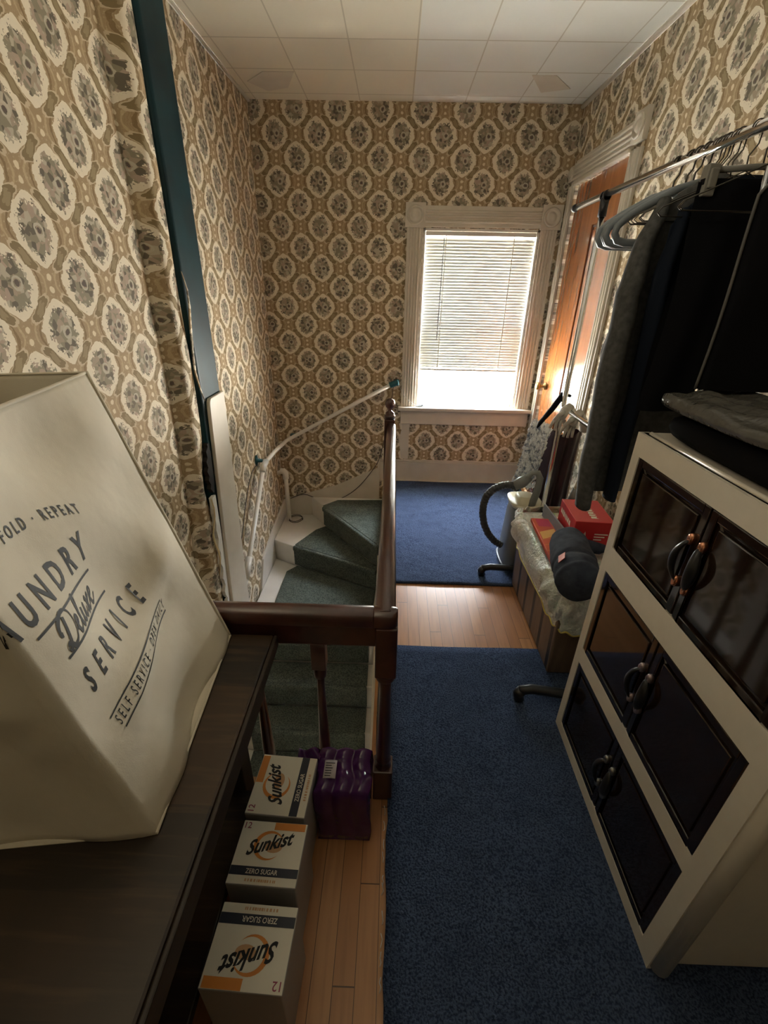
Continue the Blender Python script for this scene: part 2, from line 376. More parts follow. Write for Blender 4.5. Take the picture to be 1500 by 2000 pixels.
# ================================================================ SETTING
struct('floor', MB().box((XL, YB, -.2), (XR, .99, 0)).box((-.045, .99, -.2), (XR, D, 0)), 'floor')
struct('ceiling', MB().box((XL-.1, YB-.1, ZC), (XR+.1, D+.2, ZC+.1)), 'tiles')
struct('wall_left', MB().box((XL-.1, YB, -3), (XL, D+.15, ZC)), 'wpy')
struct('wall_back', MB().box((XL, YB-.1, 0), (XR, YB, ZC)), 'wpx')
WX0, WX1, WZ0, WZ1 = .19, 1.035, .70, 2.0
wf = MB().box((XL, D, -3), (WX0, D+.15, ZC)).box((WX1, D, -3), (XR+.1, D+.15, ZC)).box((WX0, D, -3), (WX1, D+.15, WZ0)).box((WX0, D, WZ1), (WX1, D+.15, ZC))
struct('wall_far', wf, 'wpx')
DY0, DY1, DZ = 2.895, 3.72, 2.25
wr = MB().box((XR, YB, -.2), (XR+.12, DY0, ZC)).box((XR, DY1, -.2), (XR+.12, D, ZC)).box((XR, DY0, DZ), (XR+.12, DY1, ZC)).box((XR, DY0, -.2), (XR+.12, DY1, 0))
struct('wall_right', wr, 'wpy')
struct('wall_stairwell', MB().box((-.045, 1.02, -3), (.05, D, -.2)).box((XL, .95, -3), (.05, .99, -.2)), 'white')
struct('floor_lower', MB().box((XL, .99, -3.1), (.05, D, -3.0)), 'floor')
# boxed corner on the left wall, papered over; it leans and is cracked at its edge
def lean(z):
    T = ((-3.0, -.30), (0, -.125), (1.06, -.015), (2.75, 0)); 
    for (a, p), (b, q) in zip(T, T[1:]):
        if z <= b: return p + (q-p)*(z-a)/(b-a)
    return 0
def bulge(y0, y1, x):
    n = 60; mb = MB(); R = []
    for i in range(n+1):
        z = -2.9 + (ZC-.005+2.9)*i/n; k = .006*sin(z*3.1)+.003*sin(z*11) + lean(z); hol = -.028*math.exp(-((z-.68)/.15)**2)
        R.append([(XL-.002, y0-.05+k, z), (XL+.012, y0-.02+k, z), (x-.012, y0+.0+k, z), (x, y0+.018+k, z), (x+.002+hol*.6, y1-.012+k+hol, z), (x-.012+hol, y1+k, z), (XL-.002, y1+k, z)])
    return mb.rings(R)
struct('trim_1', bulge(2.07, 2.165, -.955), 'wpy')
def leaning(x0, x1, y0, y1, zs, f0=0, f1=0):
    mb = MB(); R = []
    for z in zs:
        l = lean(z); R.append([(x0, y0+l, z), (x1, y0+l, z), (x1, y1+l*.6, z), (x0, y1+l*.6, z)])
    return mb.rings(R, smooth=False)
# ceiling mouldings
struct('trim_2', MB().tube([(XR-.012, YB, ZC-.012), (XR-.012, D, ZC-.012)], .014, 8), 'paint')
struct('trim_3', MB().tube([(XL+.008, YB, ZC-.006), (XL+.008, D, ZC-.006)], .010, 8), 'paint')
bb = MB().box((-.105, D-.018, 0), (XR, D, .185)).box((-.105, D-.028, .185), (XR, D, .200)).box((-.105, D-.020, .200), (XR, D, .216)).box((-.105, D-.03, 0), (XR, D, .02))
struct('baseboard_far', bb, 'paint', .004)
struct('baseboard_right', MB().box((XR-.018, YB, 0), (XR, 2.765, .185)).box((XR-.026, YB, .185), (XR, 2.765, .2)), 'paint', .004)
struct('baseboard_stair', MB().prism([(-.105, .219), (-.105, -.5), (XL, -.5), (XL, -.215), (-.951, -.195), (-.529, -.065), (-.125, .125), (-.125, .219)], D-.016, D, 'y'), 'paint', .003)
struct('baseboard_left', MB().prism([(3.80, -.215), (3.64, -.236), (3.34, -.275), (2.97, -.36), (2.82, -.60), (1.0, -2.42), (1.0, -2.9), (3.80, -2.9)], XL, XL+.018, 'x'), 'white', .003)

# ---- window
w = thing('window_1', '', '', (.6125, D, .70), kind='structure')
def flute_v(x0, x1, z0, z1, y, n=4, d=.010):
    mb = MB().box((x0, y-.016, z0), (x1, y, z1)); k = (x1-x0-.03)/n
    for i in range(n): mb.tube([(x0+.015+k*(i+.5), y-.016, z0), (x0+.015+k*(i+.5), y-.016, z1)], k*.36, 8)
    return mb
def flute_h(x0, x1, z0, z1, y, n=3):
    mb = MB().box((x0, y-.016, z0), (x1, y, z1)); k = (z1-z0-.04)/n
    for i in range(n): mb.tube([(x0, y-.016, z0+.02+k*(i+.5)), (x1, y-.016, z0+.02+k*(i+.5))], k*.34, 8)
    return mb
def rosette(cx, y, cz, s, axis='y'):
    mb = MB()
    def P(a, b, c): return (cx+a, y-c, cz+b) if axis == 'y' else (y-c, cx+a, cz+b)
    def box(a, b, c): 
        q = [P(-a, -b, 0), P(a, -b, 0), P(a, -b, c), P(-a, -b, c), P(-a, b, 0), P(a, b, 0), P(a, b, c), P(-a, b, c)]; mb.hexa(q)
    box(s, s*1.05, .026)
    prof = [(s*.86, .026), (s*.86, .034), (s*.72, .038), (s*.64, .027), (s*.45, .027), (s*.36, .038), (s*.2, .042), (.001, .043)]
    mb.rings([[P(r*cos(2*pi*k/20), r*sin(2*pi*k/20), h) for k in range(20)] for r, h in prof], cap=True); return mb
obj('casing', flute_v(.068, .186, .70, 2.0, D), 'paint', w, .003); obj('casing', flute_v(1.038, 1.156, .70, 2.0, D), 'paint', w, .003)
obj('casing', flute_h(.19, 1.035, 2.005, 2.135, D), 'paint', w, .003)
obj('rosette', rosette(.125, D, 2.075, .072), 'paint', w); obj('rosette', rosette(1.10, D, 2.075, .072), 'paint', w)
obj('window_stool', MB().box((.045, D-.065, .672), (1.195, D+.06, .702)), 'paint', w, .006)
obj('apron', MB().box((.068, D-.02, .548), (1.165, D, .672)), 'paint', w, .004)
jb = MB().box((.19, D, .70), (.205, D+.149, 2.0)).box((1.02, D, .70), (1.035, D+.149, 2.0)).box((.19, D, 1.985), (1.035, D+.149, 2.0)).box((.19, D+.06, .70), (1.035, D+.149, .712))
obj('jamb', jb, 'white', w)
def sash(z0, z1, y):
    return MB().box((.205, y, z0), (.245, y+.03, z1)).box((.98, y, z0), (1.02, y+.03, z1)).box((.245, y, z0), (.98, y+.03, z0+.045)).box((.245, y, z1-.035), (.98, y+.03, z1))
for z0, z1, y in ((.712, 1.37, D+.065), (1.335, 1.985, D+.1)):
    s = obj('sash', sash(z0, z1, y), 'white', w, .003); obj('pane', MB().box((.245, y+.012, z0+.045), (.98, y+.016, z1-.035)), 'glass', s)

# ---- door with casing
dr = thing('door_1', '', '', (XR, 3.3, 0), kind='structure')
xf = XR+.012
slab = MB().box((xf+.012, DY0+.005, .012), (xf+.045, DY1-.005, DZ-.004))
dl = obj('door_leaf', slab, 'doorw', dr, .002)
def dpanel(y0, y1, z0, z1):
    mb = MB()
    for a, b in (((y0, z0), (y1, z0+.014)), ((y0, z1-.014), (y1, z1)), ((y0, z0), (y0+.014, z1)), ((y1-.014, z0), (y1, z1))): mb.box((xf-.003, a[0], a[1]), (xf+.013, b[0], b[1]))
    return mb
def dgroove(y0, y1, z0, z1):
    mb = MB()
    for a, b in (((y0-.012, z0-.012), (y1+.012, z0)), ((y0-.012, z1), (y1+.012, z1+.012)), ((y0-.012, z0), (y0, z1)), ((y1, z0), (y1+.012, z1))): mb.box((xf+.009, a[0], a[1]), (xf+.0125, b[0], b[1]))
    return mb
mbs = MB()
for y0, y1 in ((DY0+.005, DY0+.035), (3.31, DY1-.03)): mbs.box((xf, y0, .012), (xf+.012, y1, DZ-.004))
for z0, z1 in ((.012, .22), (.74, .89), (1.98, DZ-.004)): mbs.box((xf, DY0+.035, z0), (xf+.012, 3.31, z1))
obj('stile', mbs, 'doorw', dr, .003)
for z0, z1 in ((.235, .725), (.905, 1.965)):
    obj('panel_groove', dgroove(DY0+.05, 3.295, z0, z1), 'doord', dr)
    obj('panel', MB().box((xf+.004, DY0+.06, z0+.012), (xf+.0125, 3.285, z1-.012)), 'doorw', dr, .004)
kn = MB().rings([[(XR-a, 3.62+r*cos(2*pi*k/16), .93+r*sin(2*pi*k/16)) for k in range(16)] for r, a in ((.03, -.012), (.03, .0), (.012, .006), (.010, .03), (.026, .04), (.03, .055), (.02, .068), (.001, .07))])
obj('door_knob', kn, 'brass', dr)
def vcas(y0, y1, z0, z1, n=3):
    mb = MB().box((XR-.018, y0, z0), (XR, y1, z1)); k = (y1-y0-.025)/n
    for i in range(n): mb.tube([(XR-.018, y0+.0125+k*(i+.5), z0), (XR-.018, y0+.0125+k*(i+.5), z1)], k*.36, 8)
    return mb
obj('casing', vcas(2.775, 2.893, 0, DZ), 'paint', dr, .003); obj('casing', vcas(3.722, 3.80, 0, DZ, 2), 'paint', dr, .003)
hc = MB().box((XR-.018, 2.895, DZ), (XR, 3.722, DZ+.135))
for i in range(4): hc.tube([(XR-.018, 2.895, DZ+.035+i*.026), (XR-.018, 3.722, DZ+.035+i*.026)], .010, 8)
hc.box((XR-.028, 2.895, DZ-.004), (XR, 3.722, DZ+.016)); obj('casing', hc, 'paint', dr, .003)
obj('rosette', rosette(2.834, XR, DZ+.09, .062, 'x'), 'paint', dr)
obj('rosette', rosette(3.762, XR, DZ+.07, .042, 'x'), 'paint', dr)

# ================================================================ STAIRS
st = thing('staircase', 'white-painted winding staircase going down beside the left wall', 'staircase', (-.5, 2.4, -2.9))
def tread(poly, z, th=.5): obj('step', MB().prism(poly, z-th, z), 'white', st, .006)
XS0, XS1 = XL+.019, -.047
YF = D-.017
tread([(XS1, 2.90), (XS1, YF), (-.75, YF)], -.18)
tread([(XS1, 2.87), (XS1, 2.898), (-.752, YF), (XS0, YF), (XS0, 3.30), (-.80, 3.195)], -.37)
tread([(XS1, 2.28), (XS1, 2.865), (-.80, 3.19), (XS0, 3.295), (XS0, 2.28)], -.56)
Z = -.56; Y = 2.28
k = 0
while Z > -2.7:
    Z -= .195; k += 1; tread([(XS0, Y-.2), (XS1, Y-.2), (XS1, Y-.001), (XS0, Y-.001)], Z, .35); Y -= .2
    if Y < 1.25: break
obj('stringer', MB().prism([(1.0, -1.55), (1.0, -1.85), (2.83, -.62), (2.83, -.2), (2.4, -.46)], -.085, -.048, 'x'), 'paint', st, .003)
sc_ = thing('stair_carpet', 'dark green carpet runner fitted over the winding stair treads', 'carpet', (-.5, 2.4, -1.0))
def cpiece(poly, z, drop_edge=None, d=.19):
    mb = MB().prism(poly, z+.001, z+.016)
    obj('tread_cover', mb, 'green', sc_, .012, 3)
    if drop_edge:
        (x0, y0), (x1, y1) = drop_edge; dx_, dy_ = x1-x0, y1-y0; L = sqrt(dx_*dx_+dy_*dy_); nx, ny = dy_/L, -dx_/L
        if ny > 0: nx, ny = -nx, -ny
        q = lambda a, b, o: (a+nx*o, b+ny*o)
        p = [q(x0, y0, .0), q(x1, y1, .0), q(x1, y1, .014), q(x0, y0, .014)]
        n_ = [q(x0, y0, -.006), q(x1, y1, -.006), q(x1, y1, .030), q(x0, y0, .030)]
        obj('riser_cover', MB().prism(p, z-d+.0165, z-.02), 'green', sc_, .005)
        obj('nosing', MB().prism(n_, z-.032, z+.0165), 'green', sc_, .015, 4)
cpiece([(-.052, 3.735), (-.49, 3.71), (-.612, 3.585), (-.585, 3.565), (-.075, 2.905), (-.052, 2.92)], -.18, ((-.595, 3.575), (-.075, 2.90)))
cpiece([(-.09, 2.875), (-.094, 2.905), (-.585, 3.545), (-.665, 3.475), (-.80, 3.21), (-.79, 3.19)], -.37, ((-.805, 3.195), (-.085, 2.868)))
cpiece([(-.12, 2.275), (-.10, 2.861), (-.785, 3.171), (-.86, 3.08), (-.855, 2.275)], -.56, ((-.855, 2.279), (-.12, 2.279)))
Z = -.56; Y = 2.28
for i in range(6):
    Z -= .195; cpiece([(-.855, Y-.2), (-.12, Y-.2), (-.12, Y-.0145), (-.855, Y-.0145)], Z, ((-.855, Y-.201), (-.12, Y-.201)) if i < 5 else None, .195); Y -= .2

# ---- balustrade
bal = thing('stair_balustrade', 'dark brown wooden balustrade with ball-topped newel guarding the stairwell', 'railing', (0, .957, 0))
def bar_prof(w, z0, z1):   # rounded handrail section
    zt = z1; return [(-w, z0), (w, z0), (w*1.0, z0+(zt-z0)*.45), (w*.86, z0+(zt-z0)*.78), (w*.5, zt-.003), (0, zt), (-w*.5, zt-.003), (-w*.86, z0+(zt-z0)*.78), (-w, z0+(zt-z0)*.45)]
pr = bar_prof(.03, .772, .822)
hr = MB().rings([[(-.005+a, y, b) for a, b in pr] for y in (.945, 2.825)])
obj('handrail', hr, 'darkw', bal, .003)
pr2 = bar_prof(.029, .774, .820)
obj('handrail', MB().rings([[(x, .956+a*k, b) for a, b in pr2] for x, k in ((XL, 1), (-.036, 1))]).rings([[(x, .956+a*k, b) for a, b in pr2] for x, k in ((-.0361, 1), (.012, 1), (.024, .85), (.03, .5))]), 'darkw', bal, .002)
obj('under_rail', MB().box((XL, .940, .695), (-.028, .972, .773)), 'darkw', bal, .004)
obj('under_rail', MB().box((-.021, .975, .70), (.011, 2.83, .773)), 'darkw', bal, .004)
def post(x, y, top, w=.030, neck=.018):
    mb = MB().box((x-w, y-w, .575), (x+w, y+w, top)); return mb
nw = MB().box((-.031, .926, .585), (.031, .988, .771)).lathe([(.030, .56), (.027, .585)], (0, .957, 0)).lathe([(.019, .56), (.0185, .5), (.022, .36), (.025, .22), (.023, .2), (.027, .185), (.021, .17), (.03, .15)], (0, .957, 0)).box((-.033, .924, .0), (.033, .990, .15))
nw.lathe([(.021, .56), (.027, .575), (.03, .584)], (0, .957, 0))
obj('newel_post', nw, 'darkw', bal, .004)
X, Yn = -.018, 2.86
nf = MB().box((X-.034, Yn-.034, .0), (X+.034, Yn+.034, .84))
nf.lathe([(.030, .841), (.036, .848), (.036, .862), (.026, .868), (.031, .876), (.022, .884), (.013, .892), (.011, .900), (.018, .906), (.028, .918), (.032, .934), (.031, .948), (.024, .962), (.012, .970), (.001, .973)], (X, Yn, 0), 24)
obj('newel_post', nf, 'darkw', bal, .004)
def baluster(x, y, z0=0):
    mb = MB().box((x-.021, y-.021, .60), (x+.021, y+.021, .70)).lathe([(.019, .56), (.020, .575), (.0205, .599)], (x, y, 0), 14)
    mb.lathe([(.0115, .56), (.012, .5), (.015, .38), (.019, .24), (.0205, .18), (.015, .168), (.019, .155), (.021, .149)], (x, y, 0), 14).box((x-.021, y-.021, z0), (x+.021, y+.021, .149)); return mb
for x in (-.195, -.385, -.575, -.765, -.94): obj('baluster', baluster(x, .957), 'darkw', bal, .002)
for i in range(9): obj('baluster', baluster(-.008, .957+.19*(i+1)), 'darkw', bal, .002)
# teal corner board and white guard board
cb = obj('corner_board', leaning(XL, -.94, 2.176, 2.43, (-2.9, 0, 1.06, ZC-.002)), 'teal', None, .022, 5)
tag(cb, 'dark teal painted vertical corner board running from ceiling into the stairwell', 'board')
gpoly = []
for i in range(9): a = pi/2*i/8; gpoly.append((2.205+.03-.03*cos(a), 1.075+.03*sin(a)))
gm = MB()
def gx(y0, y1, zs, x0, x1):
    R = []
    for z in zs:
        l = lean(z); e = max(0, (z-1.045)/.045); a = .03*(1-sqrt(max(0, 1-e*e))) if e > 0 else 0
        R.append([(x0, y0+l+a, z), (x1, y0+l+a, z), (x1, y1+l*.6, z), (x0, y1+l*.6, z)])
    return gm.rings(R, smooth=False)
gx(2.212, 2.418, (-2.9, -1, 0, .5, 1.0, 1.045, 1.06, 1.075, 1.085, 1.09), -.938, -.918)
gb = obj('guard_board', gm, 'paint', None, .006, 3); tag(gb, 'rounded-top cream board fixed over the lower part of the teal corner board', 'board')
# bare plaster strip, torn paper and cavity beside the board
pm = MB(); L, Rr = [], []
for i in range(25):
    t = i/24; z = .60-.72*t; l = lean(z); L.append((-.934, 2.160+l+.012*sin(i*1.9)+.008*sin(i*4.3)+.012*t-.02*(1-t), z)); Rr.append((-.934, 2.185+l+.024*min(1, t*2), z))
R = [[(a[0]-.02, a[1], a[2]), a, b, (b[0]-.02, b[1], b[2])] for a, b in zip(L, Rr)]
tag(obj('plaster_patch', pm.rings(R, smooth=False), 'plaster'), 'strip of bare white plaster with ragged torn edge beside the corner board', 'plaster')
hm = MB(); R = []
for i in range(17):
    t = i/16; z = .88-.26*t; hw = .034*sin(pi*min(max(t, .03), .97))**.6; y = 2.168+lean(z)+.01*sin(i*2.1); R.append([(-.958, y-hw, z), (-.936, y-hw, z), (-.936, y+hw+.002, z), (-.958, y+hw+.002, z)])
tag(obj('wall_cavity', hm.rings(R, smooth=False), 'hole'), 'dark ragged hole in the left wall between torn wallpaper and the corner board', 'hole')
def shred(pts, w, name, label, mat='paperb'):
    mb = MB(); R = []
    for i, p in enumerate(pts):
        ww = w*sin(pi*(i+.6)/(len(pts)+.2)); R.append([(p[0], p[1]-ww, p[2]), (p[0]+.003, p[1]-ww*.2, p[2]), (p[0]+.002, p[1]+ww, p[2]), (p[0]-.001, p[1]+ww*.3, p[2])])
    tag(obj(name, mb.rings(R), mat, None), label, 'wallpaper')
shred([(-.935+.012*sin(i*.9), 2.168+lean(1.65-.07*i)+.008*sin(i*1.7), 1.65-.07*i) for i in range(9)], .013, 'wallpaper_strip', 'long peeling wallpaper strip curling beside the teal board at eye level', 'wpy')
shred([(-.938+.010*sin(i*1.1), 2.128+lean(.60-.05*i)+.006*sin(i*1.3), .60-.05*i) for i in range(10)], .011, 'wallpaper_strip', 'lower peeling wallpaper strip hanging below the dark wall hole')
# ================================================================ PIPES AND CORDS ON THE STAIR
hp = thing('stair_handrail', 'white pipe handrail bending round the corner above the winding stairs', 'handrail', (-.95, 3.4, .4))
obj('pipe', MB().tube([(-.01, 3.735, .895), (-.45, 3.74, .655), (-.90, 3.735, .405), (-.925, 3.70, .395), (-.95, 3.40, .40), (-.96, 3.12, .402)], .016, 12), 'pipew', hp)
obj('pipe', MB().tube([(-.96, 3.10, .395), (-.96, 2.52, -.095), (-.96, 1.6, -.87), (-.96, 1.15, -1.25)], .0165, 12), 'pipew', hp)
obj('fitting', MB().tube([(-.958, 3.16, .405), (-.96, 3.10, .395), (-.96, 3.055, .36)], .024, 12), 'pipew', hp)
obj('fitting', MB().tube([(-.96, 2.55, -.07), (-.96, 2.43, -.17)], .022, 12), 'pipew', hp)
obj('bracket', MB().box((.0, 3.72, .885), (.045, 3.81, .925)).tube([(-.03, 3.735, .885), (.04, 3.735, .915)], .025, 10), 'tealb', hp, .004)
obj('bracket', MB().box((-.90, 3.76, .40), (-.86, 3.81, .435)).tube([(-.88, 3.735, .41), (-.88, 3.80, .42)], .014, 8), 'tealb', hp, .004)
obj('bracket', MB().rings([[(XL+a, 3.12+r*cos(2*pi*k/14), .425+r*sin(2*pi*k/14)*1.3) for k in range(14)] for r, a in ((.032, 0), (.032, .008), (.012, .014), (.010, .05))]), 'tealb', hp)
pp = thing('heating_pipe', 'short white pipe stub with elbow rising from the corner stair tread', 'pipe', (-.95, 3.66, -.368))
obj('pipe', MB().tube([(-.945, 3.66, -.368), (-.95, 3.68, .08), (-.955, 3.68, .105), (-.975, 3.68, .118), (XL+.002, 3.68, .10)], .020, 12), 'pipew', pp)
obj('fitting', MB().tube([(-.95, 3.68, .05), (-.95, 3.68, .10), (-.965, 3.68, .122), (-.99, 3.68, .118)], .028, 12), 'pipew', pp)
tag(obj('wire_coil', MB().tube([(-.885+.062*cos(a*.4)*(1+.05*sin(a)), 3.67+.075*sin(a*.4), -.365+.003*a/4) for a in range(0, 32)], .003, 6), 'cable'), 'small coil of thin wire lying on the white corner tread', 'wire')
def cord(pts, r, label, mat='cable', name='cord'):
    P = [Vector(p) for p in pts]; out = []
    for i in range(len(P)-1):
        p0, p1, p2, p3 = P[max(i-1, 0)], P[i], P[i+1], P[min(i+2, len(P)-1)]
        for k in range(6):
            t = k/6; out.append(.5*((2*p1)+(p2-p0)*t+(2*p0-5*p1+4*p2-p3)*t*t+(3*p1-p0-3*p2+p3)*t**3))
    out.append(P[-1]); return tag(obj(name, MB().tube(out, r, 6), mat), label, 'cord')
cord([(-.949, 3.79, -.20), (-.81, 3.788, -.155), (-.635, 3.788, -.218), (-.478, 3.788, -.19), (-.321, 3.788, -.083), (-.178, 3.79, .097), (-.105, 3.79, .24), (-.04, 3.80, .55), (.0, 3.80, .86)], .0035, 'thin dark cord drooping along the white skirting below the far wall')
cord([(-1.012, 3.10, .40), (-1.012, 2.954, .38), (-1.012, 2.80, .27), (-1.012, 2.55, .0), (-1.012, 2.35, -.25), (-1.012, 2.0, -.6)], .0035, 'thin dark cord running down the left wall beside the pipe handrail')
cord([(.04, 3.775, .90), (.09, 3.77, .80), (.16, 3.76, .74), (.21, 3.775, .708)], .002, 'fine cord looping from handrail end to the window sill', 'cordw')
tag(obj('sash_lock', MB().box((.20, 3.78, .7025), (.27, 3.805, .712)).tube([(.22, 3.79, .712), (.26, 3.79, .718)], .006, 8), 'grey', None, .003), 'small grey catch lying at the left end of window sill', 'catch')
tag(obj('plaster_patch', MB().box((.085, D-.004, .222), (.15, D-.0005, .545)).prism([(.06, .40), (.085, .25), (.085, .5)], D-.004, D-.0005, 'y'), 'paint', None), 'pale bare patch where wallpaper is missing beneath the window sill corner', 'plaster')
tag(obj('ceiling_patch', MB().prism([(-.93, 3.52), (-.80, 3.38), (-.62, 3.38), (-.70, 3.60), (-.84, 3.66)], ZC-.004, ZC-.0005), 'paint', None), 'oblong repair patch on the ceiling tiles near the left corner', 'patch')
tag(obj('ceiling_patch', MB().prism([(.74, 3.38), (.88, 3.38), (1.02, 3.56), (.86, 3.62)], ZC-.004, ZC-.0005), 'paint', None), 'oblong repair patch on the ceiling tiles near the right corner', 'patch')

# ---- window blind
bl = thing('window_blind', 'white slatted blind lowered over most of the window', 'blind', (.6125, D+.03, 2.0))
obj('headrail', MB().box((.208, D+.012, 1.955), (1.017, D+.042, 1.983)), 'white', bl, .003)
sm = MB(); z = 1.935; ta = radians(73)
while z > 1.03:
    r = []
    for i in range(5):
        a = -.0150+.0075*i; h = .0022*(1-(a/.0150)**2); r.append((D+.027+a*cos(ta)-h*sin(ta), z+a*sin(ta)+h*cos(ta)))
    for i in range(4):
        sm.face([(.21, r[i][0], r[i][1]), (1.015, r[i][0], r[i][1]), (1.015, r[i+1][0], r[i+1][1]), (.21, r[i+1][0], r[i+1][1])], True)
    z -= .0209
obj('slats', sm, 'slat', bl, solid=.0006)
obj('bottom_rail', MB().box((.21, D+.014, .998), (1.015, D+.04, 1.014)), 'white', bl, .003)
for x in (.36, .86): obj('ladder_cord', MB().box((x-.003, D+.012, 1.01), (x+.003, D+.0135, 1.96)).box((x-.003, D+.0405, 1.01), (x+.003, D+.042, 1.96)), 'white', bl)
obj('tilt_wand', MB().cyl((.345, D+.006, 1.945), (.338, D+.004, 1.24), .0035, 8), 'grey', bl)

# ---- carpets on the landing
def rug(x0, x1, y0, y1, nx, ny, wob):
    def f(u, v):
        x, y = x0+(x1-x0)*u, y0+(y1-y0)*v
        if u == 0: x += wob*sin(y*23)+wob*.6*sin(y*61)
        z = .008+.002*sin(x*9+y*5)+.0018*sin(y*14-x*3)
        return (x, y, z)
    return MB().grid(f, nx, ny)
c1 = rug(.018, 1.18, -1.2, 1.668, 20, 60, .003); o = obj('runner_carpet', c1, 'blue', None, solid=.010); tag(o, 'blue runner carpet in the foreground between railing and beige cabinet', 'carpet')
def f2(u, v):
    x, y = .022+1.15*u, 2.2+1.58*v; z = .008+.002*sin(x*9+y*5) + .007*math.exp(-((y-3.12-.3*(x-.2))/.03)**2)*(1 if x < .5 else math.exp(-((x-.5)/.06)**2)) + .006*math.exp(-((x-.33-.4*(y-3.2))/.02)**2)*math.exp(-((y-3.25)/.14)**2)
    return (x, y, z)
o = obj('landing_carpet', MB().grid(f2, 50, 70), 'blue', None, solid=.010); tag(o, 'blue carpet piece by the window at the far end', 'carpet')
tm = MB()
for i in range(26):
    y = .45+i*.046+random.uniform(-.015, .015)
    tm.tube([(.010+random.uniform(-.004, .003), y+j*.010, .012+.005*sin(j*2+i)) for j in range(4)], .0012, 5)
obj('fringe', tm, 'thread', bpy.data.objects['runner_carpet'], label='white frayed edge threads')['kind'] = 'stuff'

# ================================================================ TABLE AND BAG
TZ = .75
tb = thing('side_table', 'dark stained plank table in the left foreground carrying the laundry bag', 'table', (-.66, .2, 0))
obj('tabletop', MB().box((-1.0, -.55, TZ-.038), (-.308, .918, TZ)), 'table', tb, .006)
obj('edge_board', MB().box((-.308, -.55, TZ-.040), (-.298, .918, TZ-.002)), 'tedge', tb, .003)
obj('apron', MB().box((-.345, -.46, TZ-.14), (-.325, .83, TZ-.038)).box((-.96, -.46, TZ-.14), (-.94, .83, TZ-.038)).box((-.94, .81, TZ-.14), (-.345, .83, TZ-.038)).box((-.94, -.46, TZ-.14), (-.345, -.44, TZ-.038)), 'tedge', tb, .003)
for x in (-.965, -.50):
    for y in (-.52, .835): obj('leg', MB().box((x, y, 0), (x+.07, y+.07, TZ-.038)), 'tedge', tb, .005)
obj('lower_shelf', MB().box((-.95, -.5, .16), (-.40, .83, .19)), 'table', tb, .004)

A_, B_, C_, D_ = (Vector(p) for p in ((-.389, .419, .751), (-.425, .905, .751), (-.70, 1.02, 1.42), (-.58, .45, 1.42)))
A2, B2, C2, D2 = (Vector(p) for p in ((-.86, .36, .751), (-.90, .86, .751), (-.985, .99, 1.41), (-.97, .50, 1.41)))
def wr_(s, t):
    e = min(s, 1-s)*4; e = max(0, min(1, e))
    return e*(.012*sin(7*s+3*t)*(1-t) + .008*sin(15*t-5*s) + .010*math.exp(-((t-.22-.25*s)/.05)**2) - .006*math.exp(-((t-.12-.3*s)/.035)**2) - .02*math.exp(-((s-.5)/.25)**2)*t) + .006*sin(9*s+14*t)*e
def side(a, b, c, d, s, t, amp=1):
    p = (a*(1-s)+b*s)*(1-t) + (d*(1-s)+c*s)*t; n = (b-a).cross(d-a).normalized()
    return p + n*wr_(s, t)*amp
def rface(s, t, off=0.0):
    if s < 0:   # round the soft near corner on to the front face
        p = side(A2, A_, D_, D2, 1+s*1.0, t, .6); n = (A_-A2).cross(D2-A2).normalized(); return p + n*off
    p = side(A_, B_, C_, D_, s, t); n = (B_-A_).cross(D_-A_).normalized(); return p + n*off
bag = thing('laundry_bag', 'large open cream canvas laundry bag printed with black lettering on the table', 'bag', (-.64, .62, .751))
bm_ = MB()
bm_.grid(lambda u, v: rface(u, v), 40, 44); bm_.grid(lambda u, v: side(A2, A_, D_, D2, u, v, .6), 24, 44)
bm_.grid(lambda u, v: side(B_, B2, C2, C_, u, v, .5), 24, 44); bm_.grid(lambda u, v: side(B2, A2, D2, C2, u, v, .2), 40, 44)
bm_.grid(lambda u, v: (A2*(1-u)+A_*u)*(1-v)+(B2*(1-u)+B_*u)*v, 24, 40)
obj('body', bm_, 'canvas', bag, solid=.003)
hm = MB()
for a, b, c, d, q in ((A_, B_, C_, D_, 1), (B_, B2, C2, C_, .5), (B2, A2, D2, C2, .2), (A2, A_, D_, D2, .6)):
    hm.tube([side(a, b, c, d, i/20, .995, q) for i in range(21)], .0035, 6)
obj('rim_seam', hm, 'canvas', bag)
obj('side_seam', MB().tube([side(B_, B2, C2, C_, 0, i/30, .5)+Vector((.003, 0, 0)) for i in range(31)], .003, 6).tube([(A_*(1-i/20)+B_*i/20)+Vector((.002, 0, .003)) for i in range(21)], .003, 6), 'canvas', bag)
ink = MB(); W_, H_ = .494, .70
def bagtext(s, s0, s1, t0, hh, t1=None, **k):
    t1 = t0 if t1 is None else t1
    put_text(ink, s, lambda u, v: rface(s0+(s1-s0)*u, t0+(t1-t0)*u+v, .0022), 1.0, hh, **k)
bagtext('LAUNDRY', -.085, .445, .606, .066, bold=.026, space=1.75)
